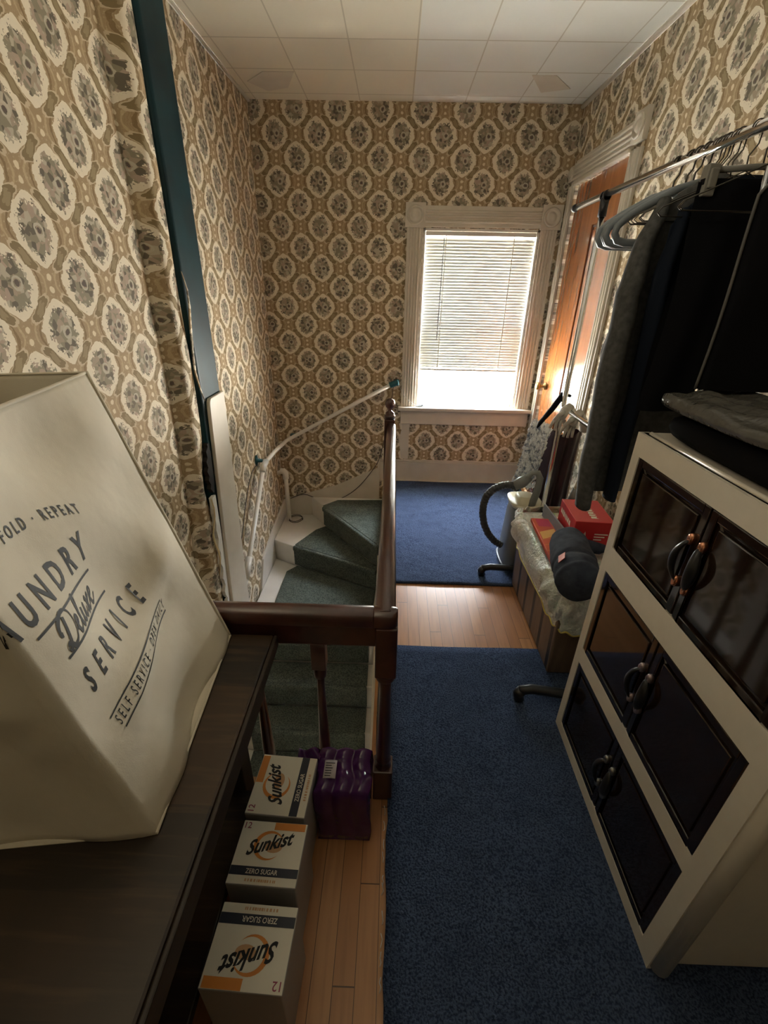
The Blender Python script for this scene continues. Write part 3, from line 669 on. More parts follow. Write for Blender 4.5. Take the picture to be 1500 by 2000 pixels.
def script(paths, s0, s1, t0, hh, width):
    for P in paths:
        P = [Vector((x, y, 0)) for x, y in P]; out = []
        for i in range(len(P)-1):
            p0, p1, p2, p3 = P[max(i-1, 0)], P[i], P[i+1], P[min(i+2, len(P)-1)]
            for k in range(5):
                t = k/5; out.append(.5*((2*p1)+(p2-p0)*t+(2*p0-5*p1+4*p2-p3)*t*t+(3*p1-p0-3*p2+p3)*t**3))
        out.append(P[-1]); L, R = [], []
        for i, p in enumerate(out):
            d = out[min(i+1, len(out)-1)] - out[max(i-1, 0)]; w = width*(.35+.65*max(0, min(1, -d.y/(d.length+1e-6)+.35))); n = Vector((-d.y, d.x, 0)).normalized()*w
            L.append(p+n); R.append(p-n)
        f = lambda q: rface(s0+(s1-s0)*(q.x+q.y*.28)/6.2, t0+hh*q.y, .0022)
        for i in range(len(out)-1): ink.face([f(L[i]), f(L[i+1]), f(R[i+1]), f(R[i])])
script([[(.75, .95), (.62, .5), (.45, .12), (.15, .0), (.05, .15), (.3, .18), (.7, -.02), (1.2, .05), (1.55, .4), (1.5, .85), (1.1, 1.08), (.55, 1.05), (.1, .85), (.0, .62), (.15, .55)],
        [(1.55, .2), (1.9, .3), (2.1, .42), (2.05, .55), (1.85, .5), (1.78, .25), (1.9, .04), (2.15, .05), (2.45, .3), (2.75, .8), (2.72, 1.05), (2.58, .95), (2.5, .4), (2.55, .06), (2.75, .03), (2.95, .2), (3.05, .5)],
        [(3.05, .5), (3.0, .2), (3.1, .03), (3.35, .1), (3.55, .5), (3.52, .15), (3.65, .02), (3.85, .12), (4.0, .25)],
        [(3.98, .42), (4.15, .5), (4.3, .25), (4.45, .02), (4.65, .08), (4.85, .22)], [(4.75, .5), (4.5, .35), (4.2, .1), (4.0, .0)],
        [(4.85, .22), (5.15, .3), (5.35, .42), (5.28, .56), (5.08, .5), (5.0, .22), (5.15, .02), (5.4, .04), (5.75, .25)]], .118, .415, .505, .070, .115)
bagtext('SERVICE', .118, .585, .386, .062, bold=.026, space=2.5)
bagtext('SELF SERVICE \u00b7 OPEN DAILY', .125, .675, .272, .027, t1=.312, bold=.010, space=1.7)
bagtext('WASH \u00b7 DRY \u00b7 FOLD \u00b7 REPEAT', -.16, .50, .70, .028, bold=.02, space=1.7, warp=lambda u, v: (u, v+.062*(1-(2*u-1)**2)))
def bagline(s0, t0, s1, t1, w=.006):
    for i in range(20):
        a, b = i/20, (i+1)/20; q = lambda e, o: rface(s0+(s1-s0)*e, t0+(t1-t0)*e+o, .0022)
        ink.face([q(a, 0), q(b, 0), q(b, w), q(a, w)])
bagline(.06, .578, .42, .572); bagline(.104, .494, .463, .487); bagline(.112, .305, .656, .342, .004); bagline(.131, .258, .667, .300, .004)
obj('printed_text', ink, 'ink', bag, label='black printed laundry lettering')

# ================================================================ SODA CARTONS AND BOTTLE PACK
def carton(name, label, w, d, h, loc, rz, turn):
    t = thing(name, label, 'carton', (0, 0, 0), 'soda cartons stacked in a row beside the table')
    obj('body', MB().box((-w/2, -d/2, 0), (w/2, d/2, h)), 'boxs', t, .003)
    z = h+.0006
    W2, D2_ = (w, d) if turn == 0 else (d, w)
    def P(u, v, o=0.0):   # u,v in 0..1 across the printed top, text running along u
        a, b = (u-.5)*W2, (v-.5)*D2_
        return (a, b, z+o) if turn == 0 else ((-b), a, z+o)
    def quad(u0, v0, u1, v1, o, mat, nm):
        m = MB().face([P(u0, v0, o), P(u1, v0, o), P(u1, v1, o), P(u0, v1, o)]); return obj(nm, m, mat, t)
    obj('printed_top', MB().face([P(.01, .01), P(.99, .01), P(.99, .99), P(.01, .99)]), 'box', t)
    quad(.012, .135, .988, .27, .0004, 'boxn', 'navy_band'); quad(.50, .86, .97, .985, .0004, 'boxo', 'orange_flash')
    sw = MB(); cx, cy = .50, .60
    for k in range(24):
        a0, a1 = pi*.15+2*pi*k/30, pi*.15+2*pi*(k+1)/30; w0 = .06*sin(pi*(k+.1)/24); w1 = .06*sin(pi*(k+1.1)/24)
        sw.face([P(cx+.19*cos(a0), cy+.20*sin(a0), .0004), P(cx+.19*cos(a1), cy+.20*sin(a1), .0004), P(cx+(.19+w1)*cos(a1), cy+(.20+w1)*sin(a1), .0004), P(cx+(.19+w0)*cos(a0), cy+(.20+w0)*sin(a0), .0004)])
    obj('swirl', sw, 'boxo', t)
    obj('swirl', MB().face([P(cx+.05+.13*cos(2*pi*k/18), cy-.02+.09*sin(2*pi*k/18), .0003) for k in range(18)]), 'boxo2', t)
    tx = MB(); put_text(tx, 'Sunkist', lambda u, v: P(.17+u*.66, .43+v+u*.22, .0008), 1.0, .22, shear=.25, bold=.028); obj('brand_lettering', tx, 'ink', t)
    tx = MB(); put_text(tx, 'ZERO SUGAR', lambda u, v: P(.24+u*.46, .165+v, .0009), 1.0, .07, bold=.01); obj('band_lettering', tx, 'box', t)
    tx = MB(); rr_ = random.Random(5); u = .26
    while u < .70:
        q = rr_.uniform(.012, .03); tx.face([P(u, .05, .0009), P(u+q, .05, .0009), P(u+q, .09, .0009), P(u, .09, .0009)]); u += q+rr_.choice((.008, .008, .02))
    obj('fine_print', tx, 'boxo2', t)['kind'] = 'stuff'
    tx = MB(); put_text(tx, '12', lambda u, v: P(.04+u*.10, .86+v, .0009), 1.0, .10, bold=.01); obj('count_lettering', tx, 'boxm', t)
    t.location = loc; t.rotation_euler = (0, 0, rz); return t
H = .275
carton('soda_carton', 'soda carton farthest along the row, its lettering turned sideways, beside purple pack', .172, .178, H, (-.296, .800, 0), radians(-3), 1)
carton('soda_carton', 'middle soda carton of the row with its lettering facing the viewer', .178, .148, H, (-.293, .622, 0), radians(-2), 0)
carton('soda_carton', 'nearest soda carton of the row with its lettering upside down', .182, .150, H, (-.285, .438, 0), radians(178), 0)

pk = thing('bottle_pack', 'purple shrink-wrapped bottle pack on the floor below the railing corner', 'bottle pack', (-.12, .86, 0))
def packf(u, v):
    # top and sides as a draped surface: u across x, v from the floor up the front, over the top, down the back
    x = -.205+.168*u
    if v < .3: y, z, e = .795, v/.3*.235, 0
    elif v < .7: y, z, e = .795+(v-.3)/.4*.135, .245, 1
    else: y, z, e = .93, (1-v)/.3*.235, 0
    lump = abs(sin(u*pi*3))*.012+abs(sin((v-.3)/.4*pi*2))*.008 if e else 0
    if not e: y += (-.006 if v < .3 else .012)*abs(sin(u*pi*3)) * (1 if z > .02 else 0)
    if e and v > .6: z_ = .02*(v-.6)/.1; lump += z_
    x += .006*sin(v*19)*(1 if .02 < u < .98 else 1)
    return (x, y, z+lump)
pm = MB().grid(packf, 36, 60)
for u in (0, 1):
    pts = [packf(u, j/60) for j in range(61)]; pm.bm.faces.new([pm.bm.verts.new(p) for p in pts])
obj('shrink_film', pm, 'purple', pk)
obj('film_flap', MB().grid(lambda u, v: (-.275+.075*u, .885+.045*v+.004*sin(u*9), .255+.012*sin(u*8+v*3)-.05*(1-u)*(1-v)), 12, 8), 'purple', pk, solid=.003)
lb = MB().grid(lambda u, v: (-.182+.038*u, .828+.058*v, .2665+.002*sin(u*3)), 3, 3); lab = obj('label', lb, 'label', pk, solid=.001)
ll = MB()
for k in range(6): ll.box((-.178, .834+.008*k, .269), (-.178+random.uniform(.018, .03), .8362+.008*k, .2697))
obj('label_print', ll, 'ink', lab)
# ================================================================ CABINET
CX, CY0, CY1, CZ = .71, .512, 1.256, 1.246
cb = thing('storage_cabinet', 'beige cabinet with smoked brown double doors along the right wall', 'cabinet', (.945, .885, 0))
bd = MB().box((CX+.012, CY0+.006, .012), (1.18, CY1-.006, CZ-.02))
ROWS = ((.880, 1.183), (.453, .792), (.062, .390)); DY = (.560, 1.218)
fr = MB().box((CX, CY0, .012), (CX+.03, DY[0], CZ)).box((CX, DY[1], .012), (CX+.03, CY1, CZ))
zz = [(.012, .062), (.390, .453), (.792, .880), (1.183, CZ)]
for a, b in zz: fr.box((CX, DY[0], a), (CX+.03, DY[1], b))
obj('carcass', bd, 'cab', cb, .02, 4); obj('front_frame', fr, 'cab', cb)
obj('top_panel', MB().box((CX+.002, CY0, CZ-.022), (1.185, CY1, CZ)), 'cab', cb, .008, 3)
obj('side_roll', MB().tube([(CX+.028, CY0, .03), (CX+.028, CY0, CZ-.02)], .024, 12), 'cab', cb)
mid = (DY[0]+DY[1])/2
for r, (z0, z1) in enumerate(ROWS):
    for s in (0, 1):
        y0, y1 = (DY[0]+.002, mid-.002) if s == 0 else (mid+.002, DY[1]-.002)
        dm = MB().box((CX+.008, y0, z0+.002), (CX+.02, y1, z1-.002))
        dm.box((CX+.001, y0, z0+.002), (CX+.008, y0+.022, z1-.002)).box((CX+.001, y1-.022, z0+.002), (CX+.008, y1, z1-.002)).box((CX+.001, y0+.022, z0+.002), (CX+.008, y1-.022, z0+.022)).box((CX+.001, y0+.022, z1-.024), (CX+.008, y1-.022, z1-.002))
        d = obj('door', dm, 'smoke', cb, .003)
        obj('door_panel', MB().box((CX+.003, y0+.034, z0+.034), (CX+.009, y1-.034, z1-.036)), 'smoke', d, .004, 3)
        hy = mid + (-.020 if s == 0 else .020); zc = (z0+z1)/2; hl = .055
        sg = -1 if s == 0 else 1
        pts = []
        for i in range(17):
            t = i/16; a = (t-.5)*2; pts.append((CX-.006-.013*(1-a*a)**.6, hy+sg*.016*(1-a*a), zc+a*hl))
        h = obj('handle', MB().tube(pts, [.006+.008*(1-((i-8)/8)**2) for i in range(17)], 8, squash=.6), 'blackp', d)
        bmat = ('copper', 'pink', 'silver')[r]
        for q in (-1, 1):
            b_ = MB().rings([[(CX-a, hy+rr*.75*cos(2*pi*k/14), zc+q*(hl+.004)+rr*1.25*sin(2*pi*k/14)) for k in range(14)] for rr, a in ((.012, -.004), (.0128, .005), (.010, .010), (.003, .0105), (.001, .008))])
            obj('bolt', b_, bmat, d, label={'copper': 'shiny copper bolt cap', 'pink': 'dull rose bolt cap', 'silver': 'silver bolt cap'}[bmat])
obj('top_wrap', MB().tube([(CX+.02, CY0+.02, CZ+.003), (CX+.02, CY1-.03, CZ+.003)], .006, 8), 'cab', cb)

# things on the cabinet
def pillow(x0, x1, y0, y1, z0, z1, ed=.35, wob=.01, nx=22, ny=26, seed=0):
    def f(top):
        def g(u, v):
            a, b = 2*u-1, 2*v-1; e = (max(0, 1-abs(a)**4)*max(0, 1-abs(b)**4))**ed
            ww = wob*(sin(u*17+seed)*sin(v*13+seed*2)+.6*sin(u*31+v*9))*e
            m = (z0+z1)/2; r = .04
            x = x0+(x1-x0)*u; y = y0+(y1-y0)*v
            cx = (x0+x1)/2; cy = (y0+y1)/2; k = 1-.10*(abs(a)**6*abs(b)**6)
            return (cx+(x-cx)*k, cy+(y-cy)*k, (m+(z1-m)*e+ww*.8) if top else (m-(m-z0)*e))
        return g
    return MB().grid(f(True), nx, ny).grid(f(False), nx, ny)
tag(obj('garment_bag', pillow(.735, 1.17, .55, 1.235, CZ+.001, CZ+.075, .25, .004), 'black'), 'folded black soft bag lying flat on top of the beige cabinet', 'bag')
pg = thing('packaged_garment', 'folded dark garment in clear plastic on top of the black bag', 'package', (.82, 1.03, 1.325))
obj('garment', pillow(.735, .985, .83, 1.215, CZ+.085, CZ+.118, .3, .004, seed=2), 'char2', pg)
obj('plastic_wrap', pillow(.712, 1.0, .80, 1.24, CZ+.079, CZ+.128, .28, .008, 34, 40, seed=1), 'film', pg)
tag(obj('folded_cloth', pillow(1.01, 1.17, .90, 1.24, CZ+.08, CZ+.135, .25, .004, seed=3), 'khaki'), 'folded khaki cloth behind the plastic-wrapped garment on the cabinet', 'cloth')

# ================================================================ GARMENT RACK
RX, RZ, RY0, RY1 = .868, 1.965, 1.300, 2.27
rk = thing('garment_rack', 'chrome garment rack with black joints standing between door and cabinet', 'rack', (RX, 1.8, 0))
obj('top_bar', MB().cyl((RX, .35, RZ-.004), (RX, 2.625, RZ+.004), .0135, 16), 'chrome', rk)
obj('end_cap', MB().tube([(RX, 2.615, RZ+.004), (RX, 2.64, RZ+.004)], .0165, 16), 'blackp', rk)
for y in (RY0, RY1):
    obj('upright', MB().cyl((RX, y, .06), (RX, y, RZ-.03), .0125, 14), 'chrome', rk)
    obj('joint', MB().cyl((RX, y, RZ-.075), (RX, y, RZ-.012), .0175, 14).tube([(RX, y-.020, RZ), (RX, y-.012, RZ)], .0185, 14).tube([(RX, y+.012, RZ), (RX, y+.020, RZ)], .0185, 14).cyl((RX, y-.02, RZ-.012), (RX, y+.02, RZ-.012), .014, 12), 'blackp', rk)
    q = .03 if y > 2 else .065
    ft = [(.585, y+q, .016), (.578, y+q, .045), (.592, y+q, .067), (.63, y+q, .075), (.8, y+q*.6, .075), (RX, y, .075), (1.0, y, .075), (1.13, y, .072), (1.16, y, .05), (1.165, y, .016)]
    obj('foot', MB().tube(ft[1:-1], .021, 14), 'blackp', rk); obj('foot_cap', MB().tube([ft[2], ft[1], ft[0]], .0225, 14), 'blackp', rk); obj('foot_cap', MB().tube([ft[-3], ft[-2], ft[-1]], .0225, 14), 'blackp', rk)
obj('cross_bar', MB().cyl((RX, RY0, 1.078), (RX, RY1, 1.078), .012, 14), 'chrome', rk)
obj('bottom_bar', MB().cyl((RX+.245, RY0+.03, .075), (RX+.245, RY1, .075), .010, 12), 'blackp', rk)

# hangers
def tub_hanger(label=''):
    t = thing('plastic_hanger', label, 'hanger', (0, 0, 0), 'grey tubular hangers at the window end of the bar')
    P = [(0, 0, -.075)]
    P += [(.06, 0, -.092), (.15, 0, -.14), (.19, 0, -.165), (.212, 0, -.185), (.216, 0, -.205), (.205, 0, -.222), (.18, 0, -.228), (0, 0, -.228), (-.18, 0, -.228), (-.205, 0, -.222), (-.216, 0, -.205), (-.212, 0, -.185), (-.19, 0, -.165), (-.15, 0, -.14), (-.06, 0, -.092)]
    obj('frame', MB().tube(P, [.010]*len(P), 10, closed=True, squash=1.1), 'grey', t)
    hk = [(0, 0, -.075), (0, 0, -.045), (.012, 0, -.028)] + [(.017*cos(a), 0, .017*sin(a)) for a in [radians(-40+20*i) for i in range(12)]]
    obj('hook', MB().tube(hk, .0028, 6), 'wire', t); return t
h0 = tub_hanger('grey tubular hanger nearest the window end of the rack bar')
labs = ['second grey tubular hanger from the window end of the bar', 'third grey tubular hanger from the window end of the bar', 'grey tubular hanger pressed against the charcoal jacket']
for i, (y, rz) in enumerate(((1.735, 8), (1.665, 3), (1.625, -5), (1.585, 2))):
    if i == 0: h0.location = (RX, y, RZ); h0.rotation_euler = (0, 0, radians(rz))
    else: dup(h0, (RX, y, RZ), (0, 0, radians(rz)), labs[i-1])
def wire_hanger(label):
    t = thing('wire_hanger', label, 'hanger', (0, 0, 0), 'wire hangers crowded on the rack bar')
    P = [(0, 0, -.085), (.19, 0, -.165), (.20, 0, -.178), (.19, 0, -.185), (-.19, 0, -.185), (-.20, 0, -.178), (-.19, 0, -.165)]
    obj('frame', MB().tube(P, .0016, 6, closed=True), 'wire', t)
    hk = [(0, 0, -.085), (-.004, 0, -.055), (.012, 0, -.030)] + [(.0165*cos(a), 0, .0165*sin(a)) for a in [radians(-40+20*i) for i in range(12)]]
    obj('hook', MB().tube(hk, .0018, 6), 'wire', t); return t
ys = [1.545, 1.530, 1.512, 1.498, 1.47, 1.452, 1.395, 1.30, 1.285]
w0 = wire_hanger('thin wire hanger hooked on the rack bar among close neighbours')
for i, y in enumerate(ys):
    a = random.uniform(-6, 6)
    if i == 0: w0.location = (RX, y, RZ); w0.rotation_euler = (0, 0, radians(a))
    else: dup(w0, (RX, y, RZ), (0, 0, radians(a)))
ch = thing('clip_hanger', 'grey clip hanger holding the black trousers by their waistband', 'hanger', (RX, 1.335, RZ))
obj('hook', MB().tube([(RX, 1.335, RZ-.09), (RX-.004, 1.335, RZ-.055), (RX+.012, 1.335, RZ-.03)]+[(RX+.0165*cos(a), 1.335, RZ+.0165*sin(a)) for a in [radians(-40+20*i) for i in range(12)]], .002, 6), 'wire', ch)
obj('bar', MB().tube([(RX-.13, 1.335, RZ-.098), (RX, 1.335, RZ-.088), (RX+.13, 1.335, RZ-.098)], .007, 8), 'clip', ch)
for x in (-.118, .118): obj('clip', MB().box((RX+x-.014, 1.322, RZ-.150), (RX+x+.014, 1.350, RZ-.085)).box((RX+x-.009, 1.315, RZ-.135), (RX+x+.009, 1.324, RZ-.095)), 'clip', ch, .003)

# garments
def body(cx, y, zt, zb, ws, wb, d, folds=6, sh=.10, seed=0, lean_=0.0, neck=.05):
    """coat body: shoulders slope from the neck, then hang with folds"""
    R = []; n = 28; N = 48
    for i in range(n+1):
        t = i/n; z = zt+(zb-zt)*t; k = (zt-z)
        w = neck+(ws-neck)*min(1, k/sh)**.6 if k < sh else ws+(wb-ws)*(k-sh)/(zt-zb-sh)
        dd = d*(.35+.65*min(1, k/.25)); am = min(1, k/.3)*.16
        ring = []
        for j in range(N):
            a = 2*pi*j/N; q = 1+am*sin(folds*a+seed+k*2.2)+am*.5*sin(11*a+seed*2-k*3)
            ring.append((cx+lean_*k+w*cos(a)*(1+.25*(q-1)), y+dd*sin(a)*q, z+.004*sin(3*a+seed)))
        R.append(ring)
    return MB().rings(R)
def sleeve(pts, rs, seed=0, sq=.6):
    P = [Vector(p) for p in pts]; out, rr = [], []
    for i in range(len(P)-1):
        for k in range(7):
            t = k/7; p = P[i].lerp(P[i+1], t); r = rs[i]+(rs[i+1]-rs[i])*t
            out.append(p+Vector((.002*sin(i*3+k*.6+seed), .002*cos(k*.7+seed), 0))); rr.append(r*(1+.03*sin((i*7+k)*.6+seed)))
    out.append(P[-1]); rr.append(rs[-1]); return MB().tube(out, rr, 14, squash=sq)
def coat(label, cx, y, zt, zb, ws, wb, d, mat, cat='jacket', name='jacket', slv=None, smat=None, **k):
    t = thing(name, label, cat, (cx, y, zt)); obj('body', body(cx, y, zt, zb, ws, wb, d, **k), mat, t)
    for s in (slv or []): obj('sleeve', sleeve(*s), smat or mat, t)
    return t
coat('charcoal jacket at the front of the hanging clothes, sleeve drooping over red box', .872, 1.475, 1.885, .97, .165, .160, .028, 'char', seed=1,
     slv=[([(.725, 1.47, 1.83), (.690, 1.455, 1.73), (.672, 1.44, 1.60), (.668, 1.43, 1.42), (.672, 1.425, 1.25), (.674, 1.43, 1.08), (.690, 1.44, .92)], [.022, .038, .047, .052, .052, .047, .040], 0, .62)])
coat('dark grey hooded jacket half hidden behind the charcoal one, white drawstring hanging', .875, 1.60, 1.80, 1.12, .13, .12, .030, 'char2', seed=4,
     slv=[([(.775, 1.60, 1.72), (.745, 1.60, 1.55), (.725, 1.60, 1.42), (.745, 1.60, 1.30), (.765, 1.60, 1.12)], [.018, .026, .034, .030, .026], 2, .7)])
cord([(.758, 1.56, 1.475), (.735, 1.555, 1.36), (.742, 1.55, 1.24), (.725, 1.535, 1.12), (.742, 1.53, 1.06), (.735, 1.53, 1.0)], .0022, 'thin white drawstring dangling from the dark grey hooded jacket', 'cordw', 'drawstring')
coat('navy jacket hanging right behind the black trousers', .90, 1.405, 1.87, 1.28, .175, .155, .026, 'navy', seed=2, slv=[([(.745, 1.40, 1.80), (.735, 1.40, 1.65), (.745, 1.40, 1.4), (.755, 1.41, 1.15), (.765, 1.42, .96)], [.02, .036, .04, .038, .036], 1, .5)])
coat('petrol blue shirt whose cuff shows below the navy jacket', .93, 1.535, 1.84, 1.0, .13, .13, .022, 'blue2', 'shirt', 'shirt', seed=5, slv=[([(.80, 1.53, 1.7), (.79, 1.53, 1.4), (.80, 1.53, 1.1), (.80, 1.53, .95)], [.02, .03, .032, .034], 3, .5)])
tr = thing('trousers', 'black trousers clipped by the waistband, nearest hanging garment at the cabinet', 'trousers', (RX, 1.335, 1.84))
def flat(u, v, x0, x1, y, zt, zb, d, s): 
    return (x0+(x1-x0)*u+.010*sin(v*5+s)*(1-u), y+s*d*(sin(pi*u)**.5)+.006*sin(u*14+v*3), zt+(zb-zt)*v)
tm = MB().grid(lambda u, v: flat(u, v, .735, 1.0, 1.335, 1.845, 1.29, .014, -1), 20, 24).grid(lambda u, v: flat(u, v, .735, 1.0, 1.335, 1.845, 1.29, .014, 1), 20, 24)
obj('legs', tm, 'black', tr); obj('waistband', MB().box((.735, 1.325, 1.838), (1.0, 1.345, 1.852)), 'black', tr, .002)
gb = thing('suit_cover', 'black zipped suit cover hanging above the cabinet at the frame edge', 'garment cover', (.98, 1.20, 1.90))
def cov(u, v, s): 
    w = .16*min(1, .25+v*5); k = v; x = .97+(-.175-.0*v)*(1-u)*min(1, .3+v*4)+.175*u*min(1, .3+v*4)
    return (x, 1.20+s*.025*sin(pi*u)**.5*min(1, v*6+.1)+.004*sin(u*9+v*7), 1.90-.52*v)
gm = MB().grid(lambda u, v: cov(u, v, -1), 18, 26).grid(lambda u, v: cov(u, v, 1), 18, 26)
obj('cover', gm, 'black', gb)
obj('piping', MB().tube([Vector(cov(0, i/26, 0))+Vector((-.002, -.002, 0)) for i in range(27)], .0035, 6), 'piping', gb, label='grey piped edge')
obj('hook', MB().tube([(.95, 1.20, 1.89), (RX+.03, 1.20, 1.925), (RX+.012, 1.20, RZ-.03)]+[(RX+.0165*cos(a), 1.20, RZ+.0165*sin(a)) for a in [radians(-40+20*i) for i in range(12)]], .002, 6), 'wire', gb)

# gloves draped on the cross bar by the far upright
def glove(label, o, sgn, fan, nm='glove'):
    t = thing(nm, label, 'glove', o); ox, oy, oz = o
    obj('cuff', MB().tube([(ox+.01, oy, oz+.005), (ox+.03, oy, oz-.03), (ox+.042, oy, oz-.085)], [.024, .030, .036], 12, squash=.5), 'glove', t)
    obj('palm', MB().tube([(ox+.012, oy, oz+.01), (ox-.012, oy-.004, oz-.01), (ox-.032, oy-.006, oz-.055)], [.024, .034, .034], 12, squash=.45), 'glove', t)
    fg = MB()
    for i in range(4):
        b = Vector((ox-.052+.014*i, oy-.006, oz-.050-.004*i)); d = Vector((-.028+.012*i*fan, -.004, -.055-.006*(i in (1, 2)))); fg.tube([b, b+d*.5, b+d+Vector((.004, 0, 0))], [.0085, .0080, .0065], 8)
    b = Vector((ox-.02, oy-.02, oz-.02)); fg.tube([b, b+Vector((-.035, -.02, -.012)), b+Vector((-.055, -.022, -.035))], [.011, .0095, .007], 8)
    obj('fingers', fg, 'glove', t)
glove('beige cloth work glove draped over the end of the rack crossbar', (.862, 2.185, 1.098), 1, 1)
glove('second beige glove, cuff hanging lower and nearer the cabinet', (.895, 2.13, 1.082), 1, .6)
tag(obj('dark_strap', MB().tube([(.90, 2.30, 1.13), (.865, 2.29, 1.14), (.82, 2.29, 1.06), (.775, 2.30, .985), (.765, 2.30, .96)], [.018, .022, .020, .016, .008], 10, squash=.5), 'black'), 'dark bunched strap knotted round the far rack upright behind the gloves', 'strap')

# ================================================================ HAMPER WITH CONTENTS
BX0, BX1, BY0, BY1, BZ = .738, 1.09, 1.50, 2.235, .47
hb = thing('hamper', 'tall dark board-sided hamper bin holding the white bag liner', 'bin', ((BX0+BX1)/2, 1.86, 0))
obj('body', MB().hexa([(BX0+.012, BY0+.015, .016), (BX1, BY0+.015, .016), (BX1, BY1-.015, .016), (BX0+.012, BY1-.015, .016), (BX0-.004, BY0, BZ), (BX1, BY0, BZ), (BX1, BY1, BZ), (BX0-.004, BY1, BZ)]), 'bin', hb, .008)
ln = thing('bin_liner', 'crinkled white plastic liner folded over the hamper rim', 'bag', (.9, 1.86, BZ))
def linf(u, v):
    a = 2*pi*u; c, s = cos(a), sin(a); p = .32
    hx, hy = (BX1-BX0)/2+.012, (BY1-BY0)/2+.012
    X = math.copysign(abs(c)**p, c)*hx; Y_ = math.copysign(abs(s)**p, s)*hy
    cx, cy = (BX0+BX1)/2, (BY0+BY1)/2
    out = .006+.050*sin(pi*min(1, v*1.15))*(.75+.28*sin(a*9+v*3)+.22*sin(a*23+v*8)+.10*sin(a*47-v*11)); zz = BZ+.045*cos(v*2.6)-.12*v**1.3 - (.035*max(0, -s)*v) + .008*sin(a*17+v*9)
    n = Vector((c, s, 0)); return (cx+X+n.x*out, cy+Y_+n.y*out, zz)
obj('overhang', MB().grid(linf, 150, 18), 'bagw', ln, solid=.0015)
obj('drawstring_hem', MB().tube([linf(i/120, 1.0) for i in range(120)], [.0045+.001*sin(i) for i in range(120)], 6, closed=True), 'bagy', ln, label='yellow drawstring hem')
def top(u, v): 
    x, y = BX0-.02+(BX1-BX0+.04)*u, BY0-.02+(BY1-BY0+.04)*v; e = min(1, 6*min(u, 1-u, v, 1-v)); 
    return (x, y, BZ+.012+.022*e+(.008*sin(u*19+v*7)+.006*sin(v*29-u*11))*e)
obj('top_folds', MB().grid(top, 40, 60), 'bagw', ln, solid=.0015)
T0 = BZ+.042
rb = thing('red_box', 'red carton with white dog silhouette lying in the hamper', 'box', (.94, 1.94, T0))
a = radians(-4); ca, sa = cos(a), sin(a)
def RB(x, y, z): return (.853+x*ca-y*sa, 1.803+x*sa+y*ca, T0+z)
w_, d_, h_ = .175, .245, .155
obj('carton', MB().hexa([RB(0, 0, 0), RB(w_, 0, 0), RB(w_, d_, 0), RB(0, d_, 0), RB(0, 0, h_), RB(w_, 0, h_), RB(w_, d_, h_), RB(0, d_, h_)]), 'red', rb, .003)
dog = [(.0, .0), (.16, 0), (.2, .35), (.5, .35), (.55, 0), (.7, 0), (.72, .5), (.68, .8), (.6, 1.0), (.5, .78), (.3, .78), (.18, 1.0), (.08, .75), (.0, .5)]
obj('silhouette', MB().face([RB(.022+.05*p[0], -.001, .045+.06*p[1]) for p in dog]), 'box', rb)
obj('silhouette', MB().face([RB(-.001, .07-.05*p[0], .04+.06*p[1]) for p in dog]), 'box', rb)
tx = MB(); rr_ = random.Random(3)
for f_, hh in ((lambda u, v: RB(-.0012, .215-u, .095+v), .032), (lambda u, v: RB(.08+v, .20-u, h_+.001), .034)):
    u = 0
    while u < .15:
        q = rr_.uniform(.012, .022); a_ = rr_.uniform(0, .006); tx.face([f_(u, a_), f_(u+q, 0), f_(u+q, hh), f_(u+q*.6, hh*.7), f_(u, hh-a_)]); u += q+.006
for k in range(3): tx.face([RB(.095, -.0012, .09-.014*k), RB(.095+.06-.012*k, -.0012, .09-.014*k), RB(.095+.06-.012*k, -.0012, .096-.014*k), RB(.095, -.0012, .096-.014*k)])
obj('print', tx, 'box', rb)['kind'] = 'stuff'; obj('dark_stripe', MB().face([RB(w_*.0, -.0006, 0.0), RB(w_, -.0006, 0), RB(w_, -.0006, .035), RB(0, -.0006, .03)]), 'redd', rb)
bk = thing('magazine', 'orange and red glossy magazine lying on the white liner', 'magazine', (.76, 1.95, T0))
def BK(x, y, z=0): a = radians(3); return (.722+x*cos(a)-y*sin(a)*-1, 1.66+y*cos(a)-x*sin(a), T0+.004+z)
obj('pages', MB().hexa([BK(0, 0), BK(.10, 0), BK(.10, .42), BK(0, .42), BK(0, 0, .02), BK(.10, 0, .02), BK(.10, .42, .02), BK(0, .42, .02)]), 'orr', bk, .002)
pr_ = MB(); pr_.face([BK(.01, .20, .0206), BK(.09, .24, .0206), BK(.09, .31, .0206), BK(.01, .27, .0206)]); obj('cover_picture', pr_, 'yel', bk)
obj('cover_picture', MB().face([BK(.02, .33, .0206), BK(.085, .33, .0206), BK(.085, .41, .0206), BK(.02, .41, .0206)]), 'pinkc', bk)
ln2 = MB()
for i in range(4): ln2.face([BK(0, .04+.05*i, .0207), BK(.10, .08+.05*i, .0207), BK(.10, .083+.05*i, .0207), BK(0, .043+.05*i, .0207)])
obj('cover_picture', ln2, 'boxo', bk)
tag(obj('tablet_case', MB().hexa([(.825, 1.70, T0), (.838, 1.70, T0), (.842, 2.16, T0), (.828, 2.16, T0), (.845, 1.70, T0+.075), (.852, 1.70, T0+.075), (.846, 2.18, T0+.062), (.838, 2.18, T0+.062)]), 'tablet', None, .003), 'slim grey case wedged on edge between magazine and red box', 'case')
rl = thing('rolled_fleece', 'rolled navy fleece with red tag resting on the near end of hamper', 'blanket', (.75, 1.6, T0))
ax0, ax1 = Vector((.735, 1.40, T0+.088)), Vector((.820, 1.78, T0+.072))
R = []; dv = (ax1-ax0).normalized(); uu = dv.cross(Vector((0, 0, 1))).normalized(); vv = uu.cross(dv)
